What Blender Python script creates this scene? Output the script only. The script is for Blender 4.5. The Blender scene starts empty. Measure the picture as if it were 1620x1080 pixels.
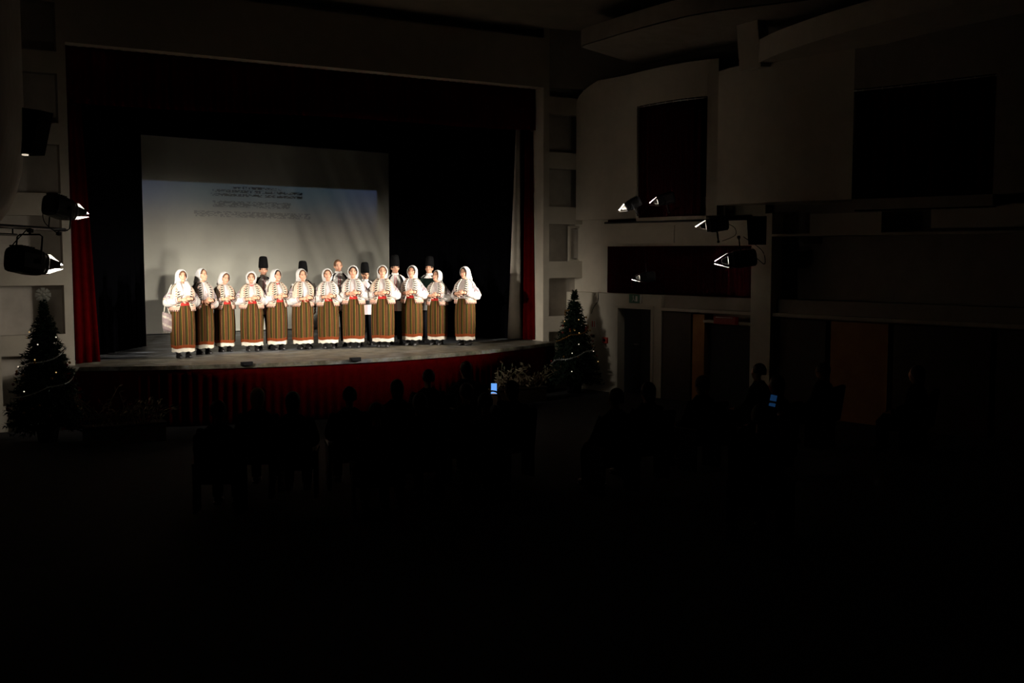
import bpy, bmesh, math, random
from mathutils import Vector, Matrix, Euler
R = math.radians
sin, cos, pi = math.sin, math.cos, math.pi
random.seed(7)
C = bpy.context.scene.collection
scn = bpy.context.scene

# ------------------------------------------------------------------ camera, world, exposure
cam_d = bpy.data.cameras.new('camera')
cam = bpy.data.objects.new('camera', cam_d); C.objects.link(cam)
cam_d.sensor_width = 36.0
cam_d.lens = 36.0 * 1740 / 1620
cam_d.clip_end = 200
cam.location = (0, 0, 1.9)
cam.rotation_euler = (R(90 - 4.6), 0, R(-32))
scn.camera = cam
w = bpy.data.worlds.new('world'); scn.world = w; w.use_nodes = True
w.node_tree.nodes['Background'].inputs[0].default_value = (0.4, 0.45, 0.6, 1)
w.node_tree.nodes['Background'].inputs[1].default_value = 0.0
scn.view_settings.view_transform = 'Standard'
scn.view_settings.look = 'None'
scn.view_settings.exposure = 0.0
scn.view_settings.gamma = 1.0
scn.view_settings.use_curve_mapping = False
try:
    scn.cycles.max_bounces = 8
    scn.cycles.diffuse_bounces = 5
    scn.cycles.sample_clamp_indirect = 4
except Exception:
    pass

# stage lamp beams: the lamps themselves are built further down, these are their powers
SPOT_COL = (1.0, 0.91, 0.79)
LAMPS = [  # place, aim, size, power, cone, hung?, label
    ((13.42, 17.15, 2.82), (11.2, 19.6, 1.2), .62, 190, 60, False, 'small spotlight with barn doors before the pale wall edge, leftmost on the right side'),
    ((13.62, 16.42, 2.90), (9.3, 20.4, 1.3), .66, 1400, 60, False, 'spotlight with lit barn doors before the dark curtained gallery opening'),
    ((13.72, 15.13, 2.40), (8.4, 20.6, 1.35), .80, 4000, 60, False, 'spotlight on a U-shaped bracket standing on the pale gallery ledge'),
    ((13.92, 14.72, 1.78), (8.0, 20.5, .75), 1.0, 4200, 60, True, 'large spotlight with wide lit barn doors mounted beside the pale right pillar'),
    ((13.50, 16.80, 1.43), (9.2, 20.4, .8), .62, 1200, 60, True, 'small spotlight with square lit barn doors low before the maroon curtain'),
    ((2.92, 16.45, 2.50), (7.6, 20.6, 1.35), .92, 3300, 64, False, 'spotlight with glowing barn doors standing on top of the left pipe'),
    ((2.37, 15.66, 1.77), (8.0, 20.5, .75), 1.05, 4200, 60, True, 'large spotlight hanging on a bracket under the left pipe'),
]
LENS_POWER = 52.0

# ------------------------------------------------------------------ materials
def mat(name, col=(.5, .5, .5), rough=.6, metal=0.0, spec=.3, emis=None, estr=1.0, sheen=0):
    m = bpy.data.materials.new(name); m.use_nodes = True
    b = m.node_tree.nodes['Principled BSDF']
    b.inputs['Base Color'].default_value = (*col, 1)
    b.inputs['Roughness'].default_value = rough
    b.inputs['Metallic'].default_value = metal
    b.inputs['Specular IOR Level'].default_value = spec
    if emis:
        b.inputs['Emission Color'].default_value = (*emis, 1)
        b.inputs['Emission Strength'].default_value = estr
    return m

class NT:
    """small helper for node graphs"""
    def __init__(s, m): s.t = m.node_tree; s.b = s.t.nodes['Principled BSDF']
    def n(s, typ, **kw):
        q = s.t.nodes.new(typ)
        for k, v in kw.items(): setattr(q, k, v)
        return q
    def l(s, a, b): s.t.links.new(a, b)
    def val(s, x, sock):
        if hasattr(x, 'links'): s.l(x, sock)
        else: sock.default_value = x
    def m(s, op, a, b=0.0, c=None):
        q = s.n('ShaderNodeMath', operation=op)
        s.val(a, q.inputs[0]); s.val(b, q.inputs[1])
        if c is not None: s.val(c, q.inputs[2])
        return q.outputs[0]
    def mix(s, f, a, b):
        q = s.n('ShaderNodeMix', data_type='RGBA')
        s.val(f, q.inputs[0])
        for x, k in ((a, 6), (b, 7)):
            if hasattr(x, 'links'): s.l(x, q.inputs[k])
            else: q.inputs[k].default_value = (*x, 1)
        return q.outputs[2]
    def uv(s):
        q = s.n('ShaderNodeUVMap', uv_map='UVMap'); x = s.n('ShaderNodeSeparateXYZ'); s.l(q.outputs[0], x.inputs[0])
        return x.outputs[0], x.outputs[1]
    def obj(s):
        q = s.n('ShaderNodeTexCoord'); x = s.n('ShaderNodeSeparateXYZ'); s.l(q.outputs['Object'], x.inputs[0])
        return x.outputs[0], x.outputs[1], x.outputs[2], q.outputs['Object']
    def noise(s, vec, scale, detail=4, rough=.6):
        q = s.n('ShaderNodeTexNoise'); q.inputs['Scale'].default_value = scale
        q.inputs['Detail'].default_value = detail; q.inputs['Roughness'].default_value = rough
        if vec is not None: s.l(vec, q.inputs['Vector'])
        return q.outputs[0]
    def band(s, x, lo, hi):   # 1 inside
        return s.m('MULTIPLY', s.m('GREATER_THAN', x, lo), s.m('LESS_THAN', x, hi))
    def ramp(s, x, lo, hi):
        q = s.n('ShaderNodeMapRange'); q.clamp = True
        s.l(x, q.inputs[0]); q.inputs[1].default_value = lo; q.inputs[2].default_value = hi
        return q.outputs[0]
    def color(s, c): s.l(c, s.b.inputs['Base Color'])
    def bump(s, h, d=.02, st=.5):
        q = s.n('ShaderNodeBump'); q.inputs['Strength'].default_value = st; q.inputs['Distance'].default_value = d
        s.l(h, q.inputs['Height']); s.l(q.outputs[0], s.b.inputs['Normal'])

def noisy(name, c1, c2, scale, rough=.7, bump=0, spec=.3, detail=4):
    m = mat(name, c1, rough, spec=spec); t = NT(m)
    o = t.obj()[3]; n = t.noise(o, scale, detail)
    t.color(t.mix(t.ramp(n, .35, .65), c1, c2))
    if bump: t.bump(n, bump)
    return m

M = {}
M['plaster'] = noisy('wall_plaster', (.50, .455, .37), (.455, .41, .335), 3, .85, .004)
M['plaster_dark_shade'] = noisy('wall_plaster_dark_shade', (.30, .26, .22), (.25, .22, .18), 3, .85, .004)  # darker plaster; on the right rear wall its tone stands in for shade
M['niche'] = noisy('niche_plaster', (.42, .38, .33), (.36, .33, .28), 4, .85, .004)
M['ceiling'] = noisy('ceiling_paint', (.22, .19, .15), (.18, .16, .12), 2, .9)
M['hall_floor'] = noisy('dark_carpet', (.012, .011, .013), (.02, .018, .018), 6, .95)
M['black'] = mat('black_drape', (.0015, .0015, .002), 1.0, spec=0)
M['black_metal'] = mat('black_metal', (.012, .012, .014), .55, .3)
M['black_plastic'] = mat('black_plastic', (.004, .004, .005), .9, spec=.03)
M['red'] = noisy('red_velvet', (.060, .0008, .0014), (.042, .0006, .001), 9, 1.0, spec=0)
M['maroon'] = noisy('maroon_curtain', (.022, .002, .003), (.014, .0015, .002), 9, 1.0, spec=0)
M['white_cloth'] = noisy('white_curtain_cloth', (.55, .50, .42), (.48, .44, .37), 5, .9)
M['skin'] = noisy('skin', (.62, .34, .22), (.56, .28, .18), 25, .5)
M['lips'] = mat('lips', (.5, .13, .11), .5)
M['eye'] = mat('eye_dark', (.05, .03, .025), .3)
M['hair_dark'] = mat('dark_hair', (.03, .018, .012), .6)
M['hair_brown'] = mat('brown_hair', (.12, .06, .03), .6)
M['hair_blond'] = mat('blond_hair', (.4, .3, .16), .6)
M['scarf'] = noisy('white_scarf_cloth', (.66, .64, .62), (.56, .55, .54), 14, .85, .004)
M['leather'] = mat('black_leather', (.012, .011, .011), .35, spec=.5)
M['hat'] = noisy('black_lambskin', (.004, .004, .0045), (.009, .009, .009), 60, 1.0, .01, 0)
M['trouser'] = mat('black_wool', (.010, .010, .013), .9, spec=.1)
M['belt'] = noisy('red_belt', (.45, .02, .015), (.35, .015, .012), 20, .8)
M['bead'] = mat('red_beads', (.6, .05, .03), .3, spec=.5)
M['wood_dark'] = noisy('dark_wood', (.045, .028, .015), (.03, .018, .010), 5, .6)
M['wood_orange'] = noisy('orange_wood', (.34, .15, .035), (.28, .11, .03), 4, .6)
M['dark_void'] = mat('dark_door_paint', (.010, .010, .012), .7)
M['coat'] = noisy('dark_coat', (.012, .012, .015), (.02, .018, .02), 8, .95, spec=.05)
M['fir'] = noisy('fir_needles', (.006, .013, .008), (.010, .020, .010), 12, .8, spec=.15)
M['tinsel'] = mat('silver_tinsel', (.5, .5, .48), .35, .7)
M['gold'] = mat('gold_bauble', (.26, .13, .03), .35, .7)
M['redball'] = mat('red_bauble', (.12, .012, .01), .4, .2)
M['fairy'] = mat('fairy_light_amber', (.8, .5, .2), .4, emis=(1, .62, .22), estr=.5)
M['fairy_white'] = mat('fairy_light_white', (.8, .8, .75), .4, emis=(1, .85, .65), estr=.7)
M['twig'] = noisy('pale_dry_twigs', (.34, .27, .17), (.22, .17, .10), 10, .8)
M['lens'] = mat('lamp_lens', (.9, .9, .9), .2, emis=(1, .88, .72), estr=LENS_POWER)
M['phone_screen'] = mat('phone_screen_blue', (.02, .02, .03), .2, emis=(.16, .42, 1.0), estr=.95)
M['phone_screen_dim'] = mat('phone_screen_dim', (.02, .02, .03), .2, emis=(.03, .13, .36), estr=.14)
M['phone_bar'] = mat('phone_screen_bar', (.02, .02, .03), .2, emis=(1.0, .65, .6), estr=.35)
M['exit_green'] = mat('green_sign', (.02, .09, .055), .5)
M['exit_white'] = mat('sign_white', (.5, .5, .45), .5)
M['sign_red'] = mat('red_sign', (.35, .03, .02), .5)
M['lightbox_red'] = mat('red_light_box', (.09, .01, .008), .5, emis=(.9, .05, .03), estr=.004)
M['silver'] = mat('silver_trim', (.5, .5, .5), .35, .6)
M['green_bellows'] = mat('green_bellows', (.01, .035, .025), .6)

# stage boards: dark, scuffed, a little shiny
m = M['stage'] = mat('scuffed_stage_floor', (.07, .065, .055), .42, spec=.35); t = NT(m)
ox, oy, oz, ov = t.obj()
mp = t.n('ShaderNodeMapping'); mp.inputs['Scale'].default_value = (.5, 2.2, 1); t.l(ov, mp.inputs[0])
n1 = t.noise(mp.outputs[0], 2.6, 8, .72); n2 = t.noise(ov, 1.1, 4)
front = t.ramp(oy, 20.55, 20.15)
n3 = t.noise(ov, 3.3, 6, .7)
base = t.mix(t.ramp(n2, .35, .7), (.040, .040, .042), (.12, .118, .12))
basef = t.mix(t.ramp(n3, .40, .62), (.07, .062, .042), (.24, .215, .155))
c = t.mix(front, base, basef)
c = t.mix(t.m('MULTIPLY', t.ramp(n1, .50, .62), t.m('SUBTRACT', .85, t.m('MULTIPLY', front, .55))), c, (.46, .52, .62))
t.color(c)
t.l(t.m('ADD', t.m('MULTIPLY', n1, .3), .3), t.b.inputs['Roughness'])

# projection screen: off-white cloth; the projected (rear lit) slide is a dim blue rectangle with unreadable lines
m = M['screen'] = mat('screen_cloth', (.34, .335, .28), .9, spec=.05); t = NT(m)
sx, sy, sz, sv = t.obj()     # object origin lies at the lower left corner of the screen
rect = t.m('MULTIPLY', t.band(sx, .04, 6.02), t.m('LESS_THAN', sz, 3.555))
topline = t.m('LESS_THAN', t.m('ADD', sz, t.m('MULTIPLY', sx, .012)), 3.575)
rect = t.m('MULTIPLY', t.band(sx, .04, 6.02), topline)
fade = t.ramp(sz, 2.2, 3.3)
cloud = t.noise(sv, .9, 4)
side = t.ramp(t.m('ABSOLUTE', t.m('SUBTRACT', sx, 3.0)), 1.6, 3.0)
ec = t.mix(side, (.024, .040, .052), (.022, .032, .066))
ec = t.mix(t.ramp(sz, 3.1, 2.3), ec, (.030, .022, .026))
cv = t.n('ShaderNodeCombineXYZ')
t.l(t.m('FLOOR', t.m('MULTIPLY', sx, 27.0)), cv.inputs[0]); t.l(t.m('FLOOR', t.m('MULTIPLY', sz, 46.0)), cv.inputs[1])
wn = t.n('ShaderNodeTexWhiteNoise', noise_dimensions='2D'); t.l(cv.outputs[0], wn.inputs['Vector'])
strokes = t.m('GREATER_THAN', wn.outputs['Value'], .38)
tilt = t.m('ADD', sz, t.m('MULTIPLY', sx, .012))
def row(z0, z1, x0, x1): return t.m('MULTIPLY', t.band(tilt, z0, z1), t.band(sx, x0, x1))
rows = t.m('ADD', t.m('ADD', row(3.46, 3.52, 2.25, 3.45), row(3.37, 3.435, 1.75, 4.0)), row(3.28, 3.345, 1.7, 4.0))
unlit_lines = t.m('MULTIPLY', rows, strokes)
big = t.m('ADD', row(3.02, 3.17, 1.75, 3.7), row(2.78, 2.92, 1.3, 4.2))
unlit_big_lines = t.m('MULTIPLY', t.m('MULTIPLY', big, strokes), .8)
unlit_lines = t.m('MINIMUM', t.m('ADD', unlit_lines, unlit_big_lines), 1.0)
st = t.m('MULTIPLY', rect, t.m('MULTIPLY', t.m('ADD', .22, t.m('MULTIPLY', fade, .78)), t.m('SUBTRACT', 1.0, t.m('MULTIPLY', unlit_lines, 1.0))))
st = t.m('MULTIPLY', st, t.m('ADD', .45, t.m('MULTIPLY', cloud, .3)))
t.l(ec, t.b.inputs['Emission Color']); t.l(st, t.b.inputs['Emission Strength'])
cloth = t.mix(t.ramp(t.noise(sv, 1.3, 3), .3, .7), (.80, .79, .68), (.72, .71, .62))
t.color(t.mix(t.m('MULTIPLY', unlit_lines, .38), cloth, (.12, .12, .16)))  # unlit lettering of the slide is also darkened into the cloth colour

# striped wool skirt (uv: u once around, v up)
m = M['skirt'] = mat('striped_wool_skirt', (0.0580, 0.0312, 0.0150), .9, spec=.1); t = NT(m)
u, v = t.uv()
f = t.m('FRACT', t.m('MULTIPLY', u, 13.0))
c = t.mix(t.band(f, .0, .34), (0.0493, 0.0218, 0.0090), (0.0319, 0.0286, 0.0060))
c = t.mix(t.band(f, .34, .40), c, (0.2436, 0.1404, 0.0350))
c = t.mix(t.band(f, .44, .62), c, (0.0870, 0.0250, 0.0090))
c = t.mix(t.band(f, .66, .71), c, (0.0070, 0.0052, 0.0050))
c = t.mix(t.band(f, .74, .80), c, (0.2088, 0.1040, 0.0300))
c = t.mix(t.band(f, .90, .95), c, (0.0087, 0.0062, 0.0050))
c = t.mix(t.m('MULTIPLY', t.m('LESS_THAN', v, .075), .8), c, (0.1740, 0.0322, 0.0090))
t.color(c)
# petticoat
M['petticoat'] = noisy('white_petticoat', (.66, .62, .52), (.56, .52, .43), 18, .9)
# blouse: sleeves use u along the arm (0 shoulder .. 1 cuff), torso uses u = 2
m = M['blouse'] = mat('embroidered_blouse', (.85, .82, .77), .85, spec=.1); t = NT(m)
u, v = t.uv(); ov = t.obj()[3]
n = t.noise(ov, 26, 2)
c = t.mix(t.ramp(n, .45, .6), (.86, .83, .78), (.74, .71, .68))
up = t.band(u, .04, .36)
c = t.mix(t.m('MULTIPLY', up, t.ramp(n, .30, .55)), c, (.24, .17, .20))
c = t.mix(t.band(u, .36, .44), c, (.78, .60, .46))
dg = t.m('FRACT', t.m('ADD', t.m('MULTIPLY', u, 3.2), t.m('MULTIPLY', v, 3.0)))
c = t.mix(t.m('MULTIPLY', t.m('MULTIPLY', t.band(u, .46, .86), t.band(dg, .0, .2)), .55), c, (.33, .29, .33))
c = t.mix(t.band(u, .93, .97), c, (.55, .28, .25))
chest = t.m('MULTIPLY', t.m('GREATER_THAN', u, 1.9), t.m('LESS_THAN', t.m('ABSOLUTE', t.m('SUBTRACT', v, .5)), .045))
fr = t.band(t.m('FRACT', t.m('MULTIPLY', v, 48)), .25, .6)
c = t.mix(t.m('MULTIPLY', chest, t.m('MULTIPLY', fr, .8)), c, (.45, .16, .2))
t.color(t.mix(.28, c, (.08, .07, .07)))
# sheepskin vest: u 0..1 from one front edge round the back to the other, v up
def vest_mat(name, cream, dark, rust, men=False):
    m = mat(name, cream, .9, spec=.1); t = NT(m)
    u, v = t.uv(); ov = t.obj()[3]
    e = t.m('MINIMUM', u, t.m('SUBTRACT', 1.0, u))
    if men:
        c = t.mix(t.ramp(t.noise(ov, 20, 2), .4, .6), (.82, .80, .76), (.72, .70, .68))
        c = t.mix(t.m('LESS_THAN', e, .035), c, (.010, .010, .012))
        c = t.mix(t.band(e, .19, .225), c, (.012, .012, .014))
        t.color(c); return m
    c = t.mix(t.ramp(t.noise(ov, 22, 2), .4, .62), cream, tuple(x * .82 for x in cream))
    tooth = t.m('GREATER_THAN', t.m('FRACT', t.m('MULTIPLY', t.m('ADD', v, t.m('MULTIPLY', e, .7)), 12.0)), .5)
    c = t.mix(t.m('MULTIPLY', t.band(e, .008, .054), tooth), c, dark)
    c = t.mix(t.m('MULTIPLY', t.band(e, .054, .080), t.m('SUBTRACT', 1.0, tooth)), c, rust)
    c = t.mix(t.m('MULTIPLY', t.band(e, .150, .182), t.m('GREATER_THAN', v, .62)), c, tuple(x * 1.3 for x in dark))
    tick = t.m('GREATER_THAN', t.m('FRACT', t.m('MULTIPLY', u, 34.0)), .5)
    c = t.mix(t.m('LESS_THAN', v, .16), c, (.52, .32, .24))
    c = t.mix(t.m('MULTIPLY', t.m('LESS_THAN', v, .055), tick), c, (.07, .045, .045))
    c = t.mix(t.m('MULTIPLY', t.band(v, .10, .13), tick), c, (.55, .22, .18))
    t.color(c)
    return m
M['vest_cream'] = vest_mat('cream_sheepskin_vest', (.60, .51, .40), (.03, .02, .02), (.40, .17, .11))
M['vest_grey'] = vest_mat('greyish_sheepskin_vest', (.50, .45, .39), (.03, .025, .03), (.32, .16, .13))
M['vest_white'] = vest_mat('white_sheepskin_vest', (.64, .60, .53), (.04, .03, .03), (.42, .2, .16))
M['vest_man'] = vest_mat('black_edged_vest', (.8, .8, .75), (.01, .01, .01), (.4, .1, .1), True)
m = M['shirt_man'] = mat('white_embroidered_shirt', (.82, .80, .77), .85, spec=.1); t = NT(m)
u, v = t.uv()
chest = t.m('MULTIPLY', t.m('GREATER_THAN', u, 1.9), t.m('LESS_THAN', t.m('ABSOLUTE', t.m('SUBTRACT', v, .5)), .036))
fr = t.band(t.m('FRACT', t.m('MULTIPLY', v, 34)), .3, .62)
c = t.mix(t.m('MULTIPLY', chest, fr), (.82, .80, .77), (.70, .10, .13))
t.color(c)
m = M['bag'] = mat('woven_bag', (.6, .5, .45), .9); t = NT(m)
ox, oy, oz, ov = t.obj()
s1 = t.m('FRACT', t.m('ADD', t.m('MULTIPLY', oz, 7.0), t.m('MULTIPLY', ox, 3.5)))
c = t.mix(t.band(s1, 0, .3), (.30, .24, .23), (.55, .48, .40))
c = t.mix(t.m('MULTIPLY', t.ramp(t.noise(ov, 30, 2), .45, .6), .5), c, (.20, .14, .16))
t.color(c)

# ------------------------------------------------------------------ mesh helpers
class MB:
    def __init__(s): s.v = []; s.f = []; s.mi = []; s.uv = []; s.sm = []
    def add(s, verts, faces, mi=0, uvs=None, smooth=True):
        o = len(s.v); s.v += [tuple(p) for p in verts]
        for f in faces:
            s.f.append(tuple(i + o for i in f)); s.mi.append(mi); s.sm.append(smooth)
            s.uv.append([uvs[i] for i in f] if uvs else [(0, 0)] * len(f))
        return s
    def grid(s, rows, mi=0, uvs=None, closed=False, smooth=True, cap=False, flip=False):
        n = len(rows[0]); verts = [p for r in rows for p in r]; faces = []; uv = []
        for i in range(len(rows) - 1):
            for j in range(n if closed else n - 1):
                k = (j + 1) % n
                f = (i * n + j, i * n + k, (i + 1) * n + k, (i + 1) * n + j)
                faces.append(f[::-1] if flip else f)
        o = len(s.v); s.v += [tuple(p) for p in verts]
        for f in faces:
            s.f.append(tuple(q + o for q in f)); s.mi.append(mi); s.sm.append(smooth)
            if uvs:
                U = []
                for q in f:
                    i, j = divmod(q, n); U.append(uvs[i][j])
                if closed and max(a for a, b in U) - min(a for a, b in U) > .5:
                    mx = max(a for a, b in U)
                    U = [(a + 1 if mx - a > .5 else a, b) for a, b in U] if mx <= 1.0 else U
                s.uv.append(U)
            else: s.uv.append([(0, 0)] * 4)
        if cap and closed:
            for r, rev in ((0, True), (len(rows) - 1, False)):
                f = [r * n + j for j in range(n)]
                if rev: f = f[::-1]
                if flip: f = f[::-1]
                s.f.append(tuple(q + o for q in f)); s.mi.append(mi); s.sm.append(False); s.uv.append([(0, 0)] * n)
        return s
    def box(s, c, d, mi=0, rot=None, bev=0.0):
        hx, hy, hz = d[0] / 2, d[1] / 2, d[2] / 2
        if bev <= 0:
            vs = [Vector((x, y, z)) for z in (-hz, hz) for x, y in ((-hx, -hy), (hx, -hy), (hx, hy), (-hx, hy))]
            fs = [(3, 2, 1, 0), (4, 5, 6, 7), (0, 1, 5, 4), (1, 2, 6, 5), (2, 3, 7, 6), (3, 0, 4, 7)]
        else:
            b = min(bev, hx * .9, hy * .9, hz * .9)
            bm = bmesh.new(); bmesh.ops.create_cube(bm, size=1)
            for q in bm.verts: q.co = Vector((q.co.x * d[0], q.co.y * d[1], q.co.z * d[2]))
            bmesh.ops.bevel(bm, geom=list(bm.edges), offset=b, segments=2, affect='EDGES', profile=.5)
            bm.verts.index_update()
            vs = [q.co.copy() for q in bm.verts]; fs = [[q.index for q in f.verts] for f in bm.faces]; bm.free()
        if rot is not None: vs = [rot @ p for p in vs]
        return s.add([p + Vector(c) for p in vs], fs, mi, smooth=False)
    def ell(s, c, r, mi=0, nu=14, nv=9, rot=None):
        vs = []; fs = []
        c = Vector(c)
        for i in range(nv + 1):
            a = pi * i / nv
            for j in range(nu):
                b = 2 * pi * j / nu
                p = Vector((r[0] * sin(a) * cos(b), r[1] * sin(a) * sin(b), -r[2] * cos(a)))
                vs.append((rot @ p if rot is not None else p) + c)
        for i in range(nv):
            for j in range(nu):
                k = (j + 1) % nu
                fs.append((i * nu + j, i * nu + k, (i + 1) * nu + k, (i + 1) * nu + j))
        return s.add(vs, fs, mi)
    def tube(s, pts, rad, mi=0, n=8, uvs=False, squash=1.0, cap=True, smooth=True):
        pts = [Vector(p) for p in pts]; rows = []; U = []
        L = [0]
        for a, b in zip(pts, pts[1:]): L.append(L[-1] + (b - a).length)
        ref = Vector((0, 0, 1))
        for i, p in enumerate(pts):
            d = (pts[min(i + 1, len(pts) - 1)] - pts[max(i - 1, 0)]).normalized()
            if abs(d.dot(ref)) > .95: x = d.cross(Vector((0, 1, 0))).normalized()
            else: x = d.cross(ref).normalized()
            y = x.cross(d).normalized()
            r = rad[i] if isinstance(rad, (list, tuple)) else rad
            rows.append([p + x * (r * cos(2 * pi * j / n)) + y * (r * squash * sin(2 * pi * j / n)) for j in range(n)])
            U.append([(L[i] / max(L[-1], 1e-6), j / n) for j in range(n)])
        return s.grid(rows, mi, U if uvs else None, closed=True, cap=cap, smooth=smooth)
    def cyl(s, c, r0, r1, h, mi=0, n=20, axis=2):
        rows = []
        for z, r in ((0, r0), (h, r1)):
            ring = []
            for j in range(n):
                a = 2 * pi * j / n; p = [r * cos(a), r * sin(a), z]
                if axis == 1: p = [p[0], z, p[1]]
                if axis == 0: p = [z, p[0], p[1]]
                ring.append((c[0] + p[0], c[1] + p[1], c[2] + p[2]))
            rows.append(ring)
        return s.grid(rows, mi, closed=True, cap=True, flip=(axis == 1))
    def xf(s, mtx, start=0):
        for i in range(start, len(s.v)): s.v[i] = tuple(mtx @ Vector(s.v[i]))
        return s
    def mesh(s, name, mats):
        me = bpy.data.meshes.new(name)
        me.from_pydata(s.v, [], s.f)
        for q in mats: me.materials.append(M[q] if isinstance(q, str) else q)
        ul = me.uv_layers.new(name='UVMap')
        flat = [c for f in s.uv for p in f for c in p]
        ul.data.foreach_set('uv', flat)
        me.polygons.foreach_set('material_index', s.mi)
        me.polygons.foreach_set('use_smooth', s.sm)
        me.update()
        return me
    def build(s, name, mats, parent=None, loc=None):
        o = bpy.data.objects.new(name, s.mesh(name, mats if isinstance(mats, (list, tuple)) else [mats]))
        C.objects.link(o)
        if parent: o.parent = parent
        if loc: o.location = loc
        return o

def tag(o, label=None, cat=None, group=None, kind=None):
    if label: o['label'] = label
    if cat: o['category'] = cat
    if group: o['group'] = group
    if kind: o['kind'] = kind
    return o
def thing(name, label, cat, loc=(0, 0, 0), rz=0, group=None, scale=1):
    o = bpy.data.objects.new(name, None); C.objects.link(o)
    o.empty_display_size = .1
    o.location = loc; o.rotation_euler = (0, 0, rz); o.scale = (scale,) * 3
    return tag(o, label, cat, group)
def struct(o): o['kind'] = 'structure'; return o
def dup(root, **kw):
    r = root.copy(); C.objects.link(r)
    for ch in list(root.children):
        c2 = ch.copy(); C.objects.link(c2); c2.parent = r
        for g in list(ch.children):
            g2 = g.copy(); C.objects.link(g2); g2.parent = c2
    return r
def remesh(mb, voxel, smooth_it=3):
    me = mb.mesh('tmp', [])
    o = bpy.data.objects.new('tmp', me); C.objects.link(o)
    q = o.modifiers.new('r', 'REMESH'); q.mode = 'VOXEL'; q.voxel_size = voxel
    if smooth_it:
        q2 = o.modifiers.new('s', 'SMOOTH'); q2.factor = .5; q2.iterations = smooth_it
    dg = bpy.context.evaluated_depsgraph_get()
    e = o.evaluated_get(dg); m2 = e.to_mesh()
    vs = [v.co.copy() for v in m2.vertices]; fs = [tuple(p.vertices) for p in m2.polygons]
    e.to_mesh_clear()
    bpy.data.objects.remove(o); bpy.data.meshes.remove(me)
    return vs, fs
def curve(pts, n=10):
    """Catmull-Rom through pts"""
    P = [Vector(p) for p in pts]; P = [P[0] * 2 - P[1]] + P + [P[-1] * 2 - P[-2]]; out = []
    for i in range(1, len(P) - 2):
        for k in range(n):
            t_ = k / n; a, b, c, d = P[i - 1:i + 3]
            out.append(.5 * ((2 * b) + (c - a) * t_ + (2 * a - 5 * b + 4 * c - d) * t_ ** 2 + (3 * b - a - 3 * c + d) * t_ ** 3))
    out.append(P[-2]); return out
def lerp(a, b, t_): return a + (b - a) * t_

# ------------------------------------------------------------------ the hall: floor, ceiling, walls
FZ = -1.05
mb = MB()
mb.grid([[(-8, y, z), (26, y, z)] for y, z in ((-8, 1.3), (-4, .55), (4, -.5), (11, FZ), (20, FZ))], smooth=False)
struct(mb.build('floor', 'hall_floor'))

def arc_y(x):   # apron edge
    u = (x - 8.32) / 4.75
    return 19.36 - 1.24 * max(0, 1 - u * u)
xs = [3.37 + .2 * i for i in range(50)]
mb = MB()
fr = [(x, arc_y(x) if 3.57 < x < 13.07 else 19.36) for x in xs]
mb.grid([[(x, y, 0) for x, y in fr], [(x, 20.0, 0) for x, y in fr]], smooth=False)
mb.grid([[(1.5, 20.0, 0), (15, 20.0, 0)], [(1.5, 27, 0), (15, 27, 0)]], smooth=False)
mb.grid([[(x, y, -.07) for x, y in fr], [(x, y, 0) for x, y in fr]], smooth=False)
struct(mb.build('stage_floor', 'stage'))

# wall with recessed niches around the stage opening
def wall_grid(mb, xs, zs, y, hole, niche, depth):
    for i in range(len(xs) - 1):
        for k in range(len(zs) - 1):
            x0, x1, z0, z1 = xs[i], xs[i + 1], zs[k], zs[k + 1]
            if hole(i, k): continue
            if niche(i, k):
                yb = y + depth
                a = [(x0, y, z0), (x1, y, z0), (x1, y, z1), (x0, y, z1)]; b = [(x0, yb, z0), (x1, yb, z0), (x1, yb, z1), (x0, yb, z1)]
                mb.add(b, [(0, 1, 2, 3)], 1, smooth=False)
                for p in range(4):
                    q = (p + 1) % 4
                    mb.add([a[p], a[q], b[q], b[p]], [(0, 1, 2, 3)], 1, smooth=False)
            else:
                mb.add([(x0, y, z0), (x1, y, z0), (x1, y, z1), (x0, y, z1)], [(0, 1, 2, 3)], 0, smooth=False)
Z = [FZ, -.62, .20]
zz = [.54, 1.36, 1.72, 2.52, 2.89, 3.70, 4.05, 4.86, 5.22, 6.02]
zsL = [FZ, -.62, .20] + zz[:] + [6.42, 7.0]
nich = {1, 3, 5, 7, 9, 11}
mb = MB()
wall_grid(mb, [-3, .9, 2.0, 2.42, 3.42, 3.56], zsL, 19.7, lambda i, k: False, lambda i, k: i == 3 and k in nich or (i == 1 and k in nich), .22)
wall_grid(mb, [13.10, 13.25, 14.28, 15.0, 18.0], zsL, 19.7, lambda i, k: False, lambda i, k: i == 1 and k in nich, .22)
# header over the opening, slightly proud of the upper wall, and the reveals
mb.box((8.33, 19.95, 5.905), (9.54, .5, 1.03))
mb.box((3.31, 19.98, 2.7), (.5, .5, 5.36)) if False else None
mb.add([(3.56, 19.7, -.0), (3.56, 20.2, 0), (3.56, 20.2, 5.4), (3.56, 19.7, 5.4)], [(0, 1, 2, 3)], 0, smooth=False)
mb.add([(13.10, 19.7, -.0), (13.10, 20.2, 0), (13.10, 20.2, 5.4), (13.10, 19.7, 5.4)], [(3, 2, 1, 0)], 0, smooth=False)
mb.add([(3.0, 20.15, 6.4), (14, 20.15, 6.4), (14, 20.15, 7), (3, 20.15, 7)], [(0, 1, 2, 3)], 0, smooth=False)
for sx_ in (3.56, 13.10):     # masonry behind the reveals
    x0, x1 = (-3, 3.56) if sx_ < 5 else (13.10, 18)
    mb.add([(x0, 20.2, FZ), (x1, 20.2, FZ), (x1, 20.2, 7), (x0, 20.2, 7)], [(3, 2, 1, 0)], 0, smooth=False)
struct(mb.build('wall_front', ['plaster', 'niche']))
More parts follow.
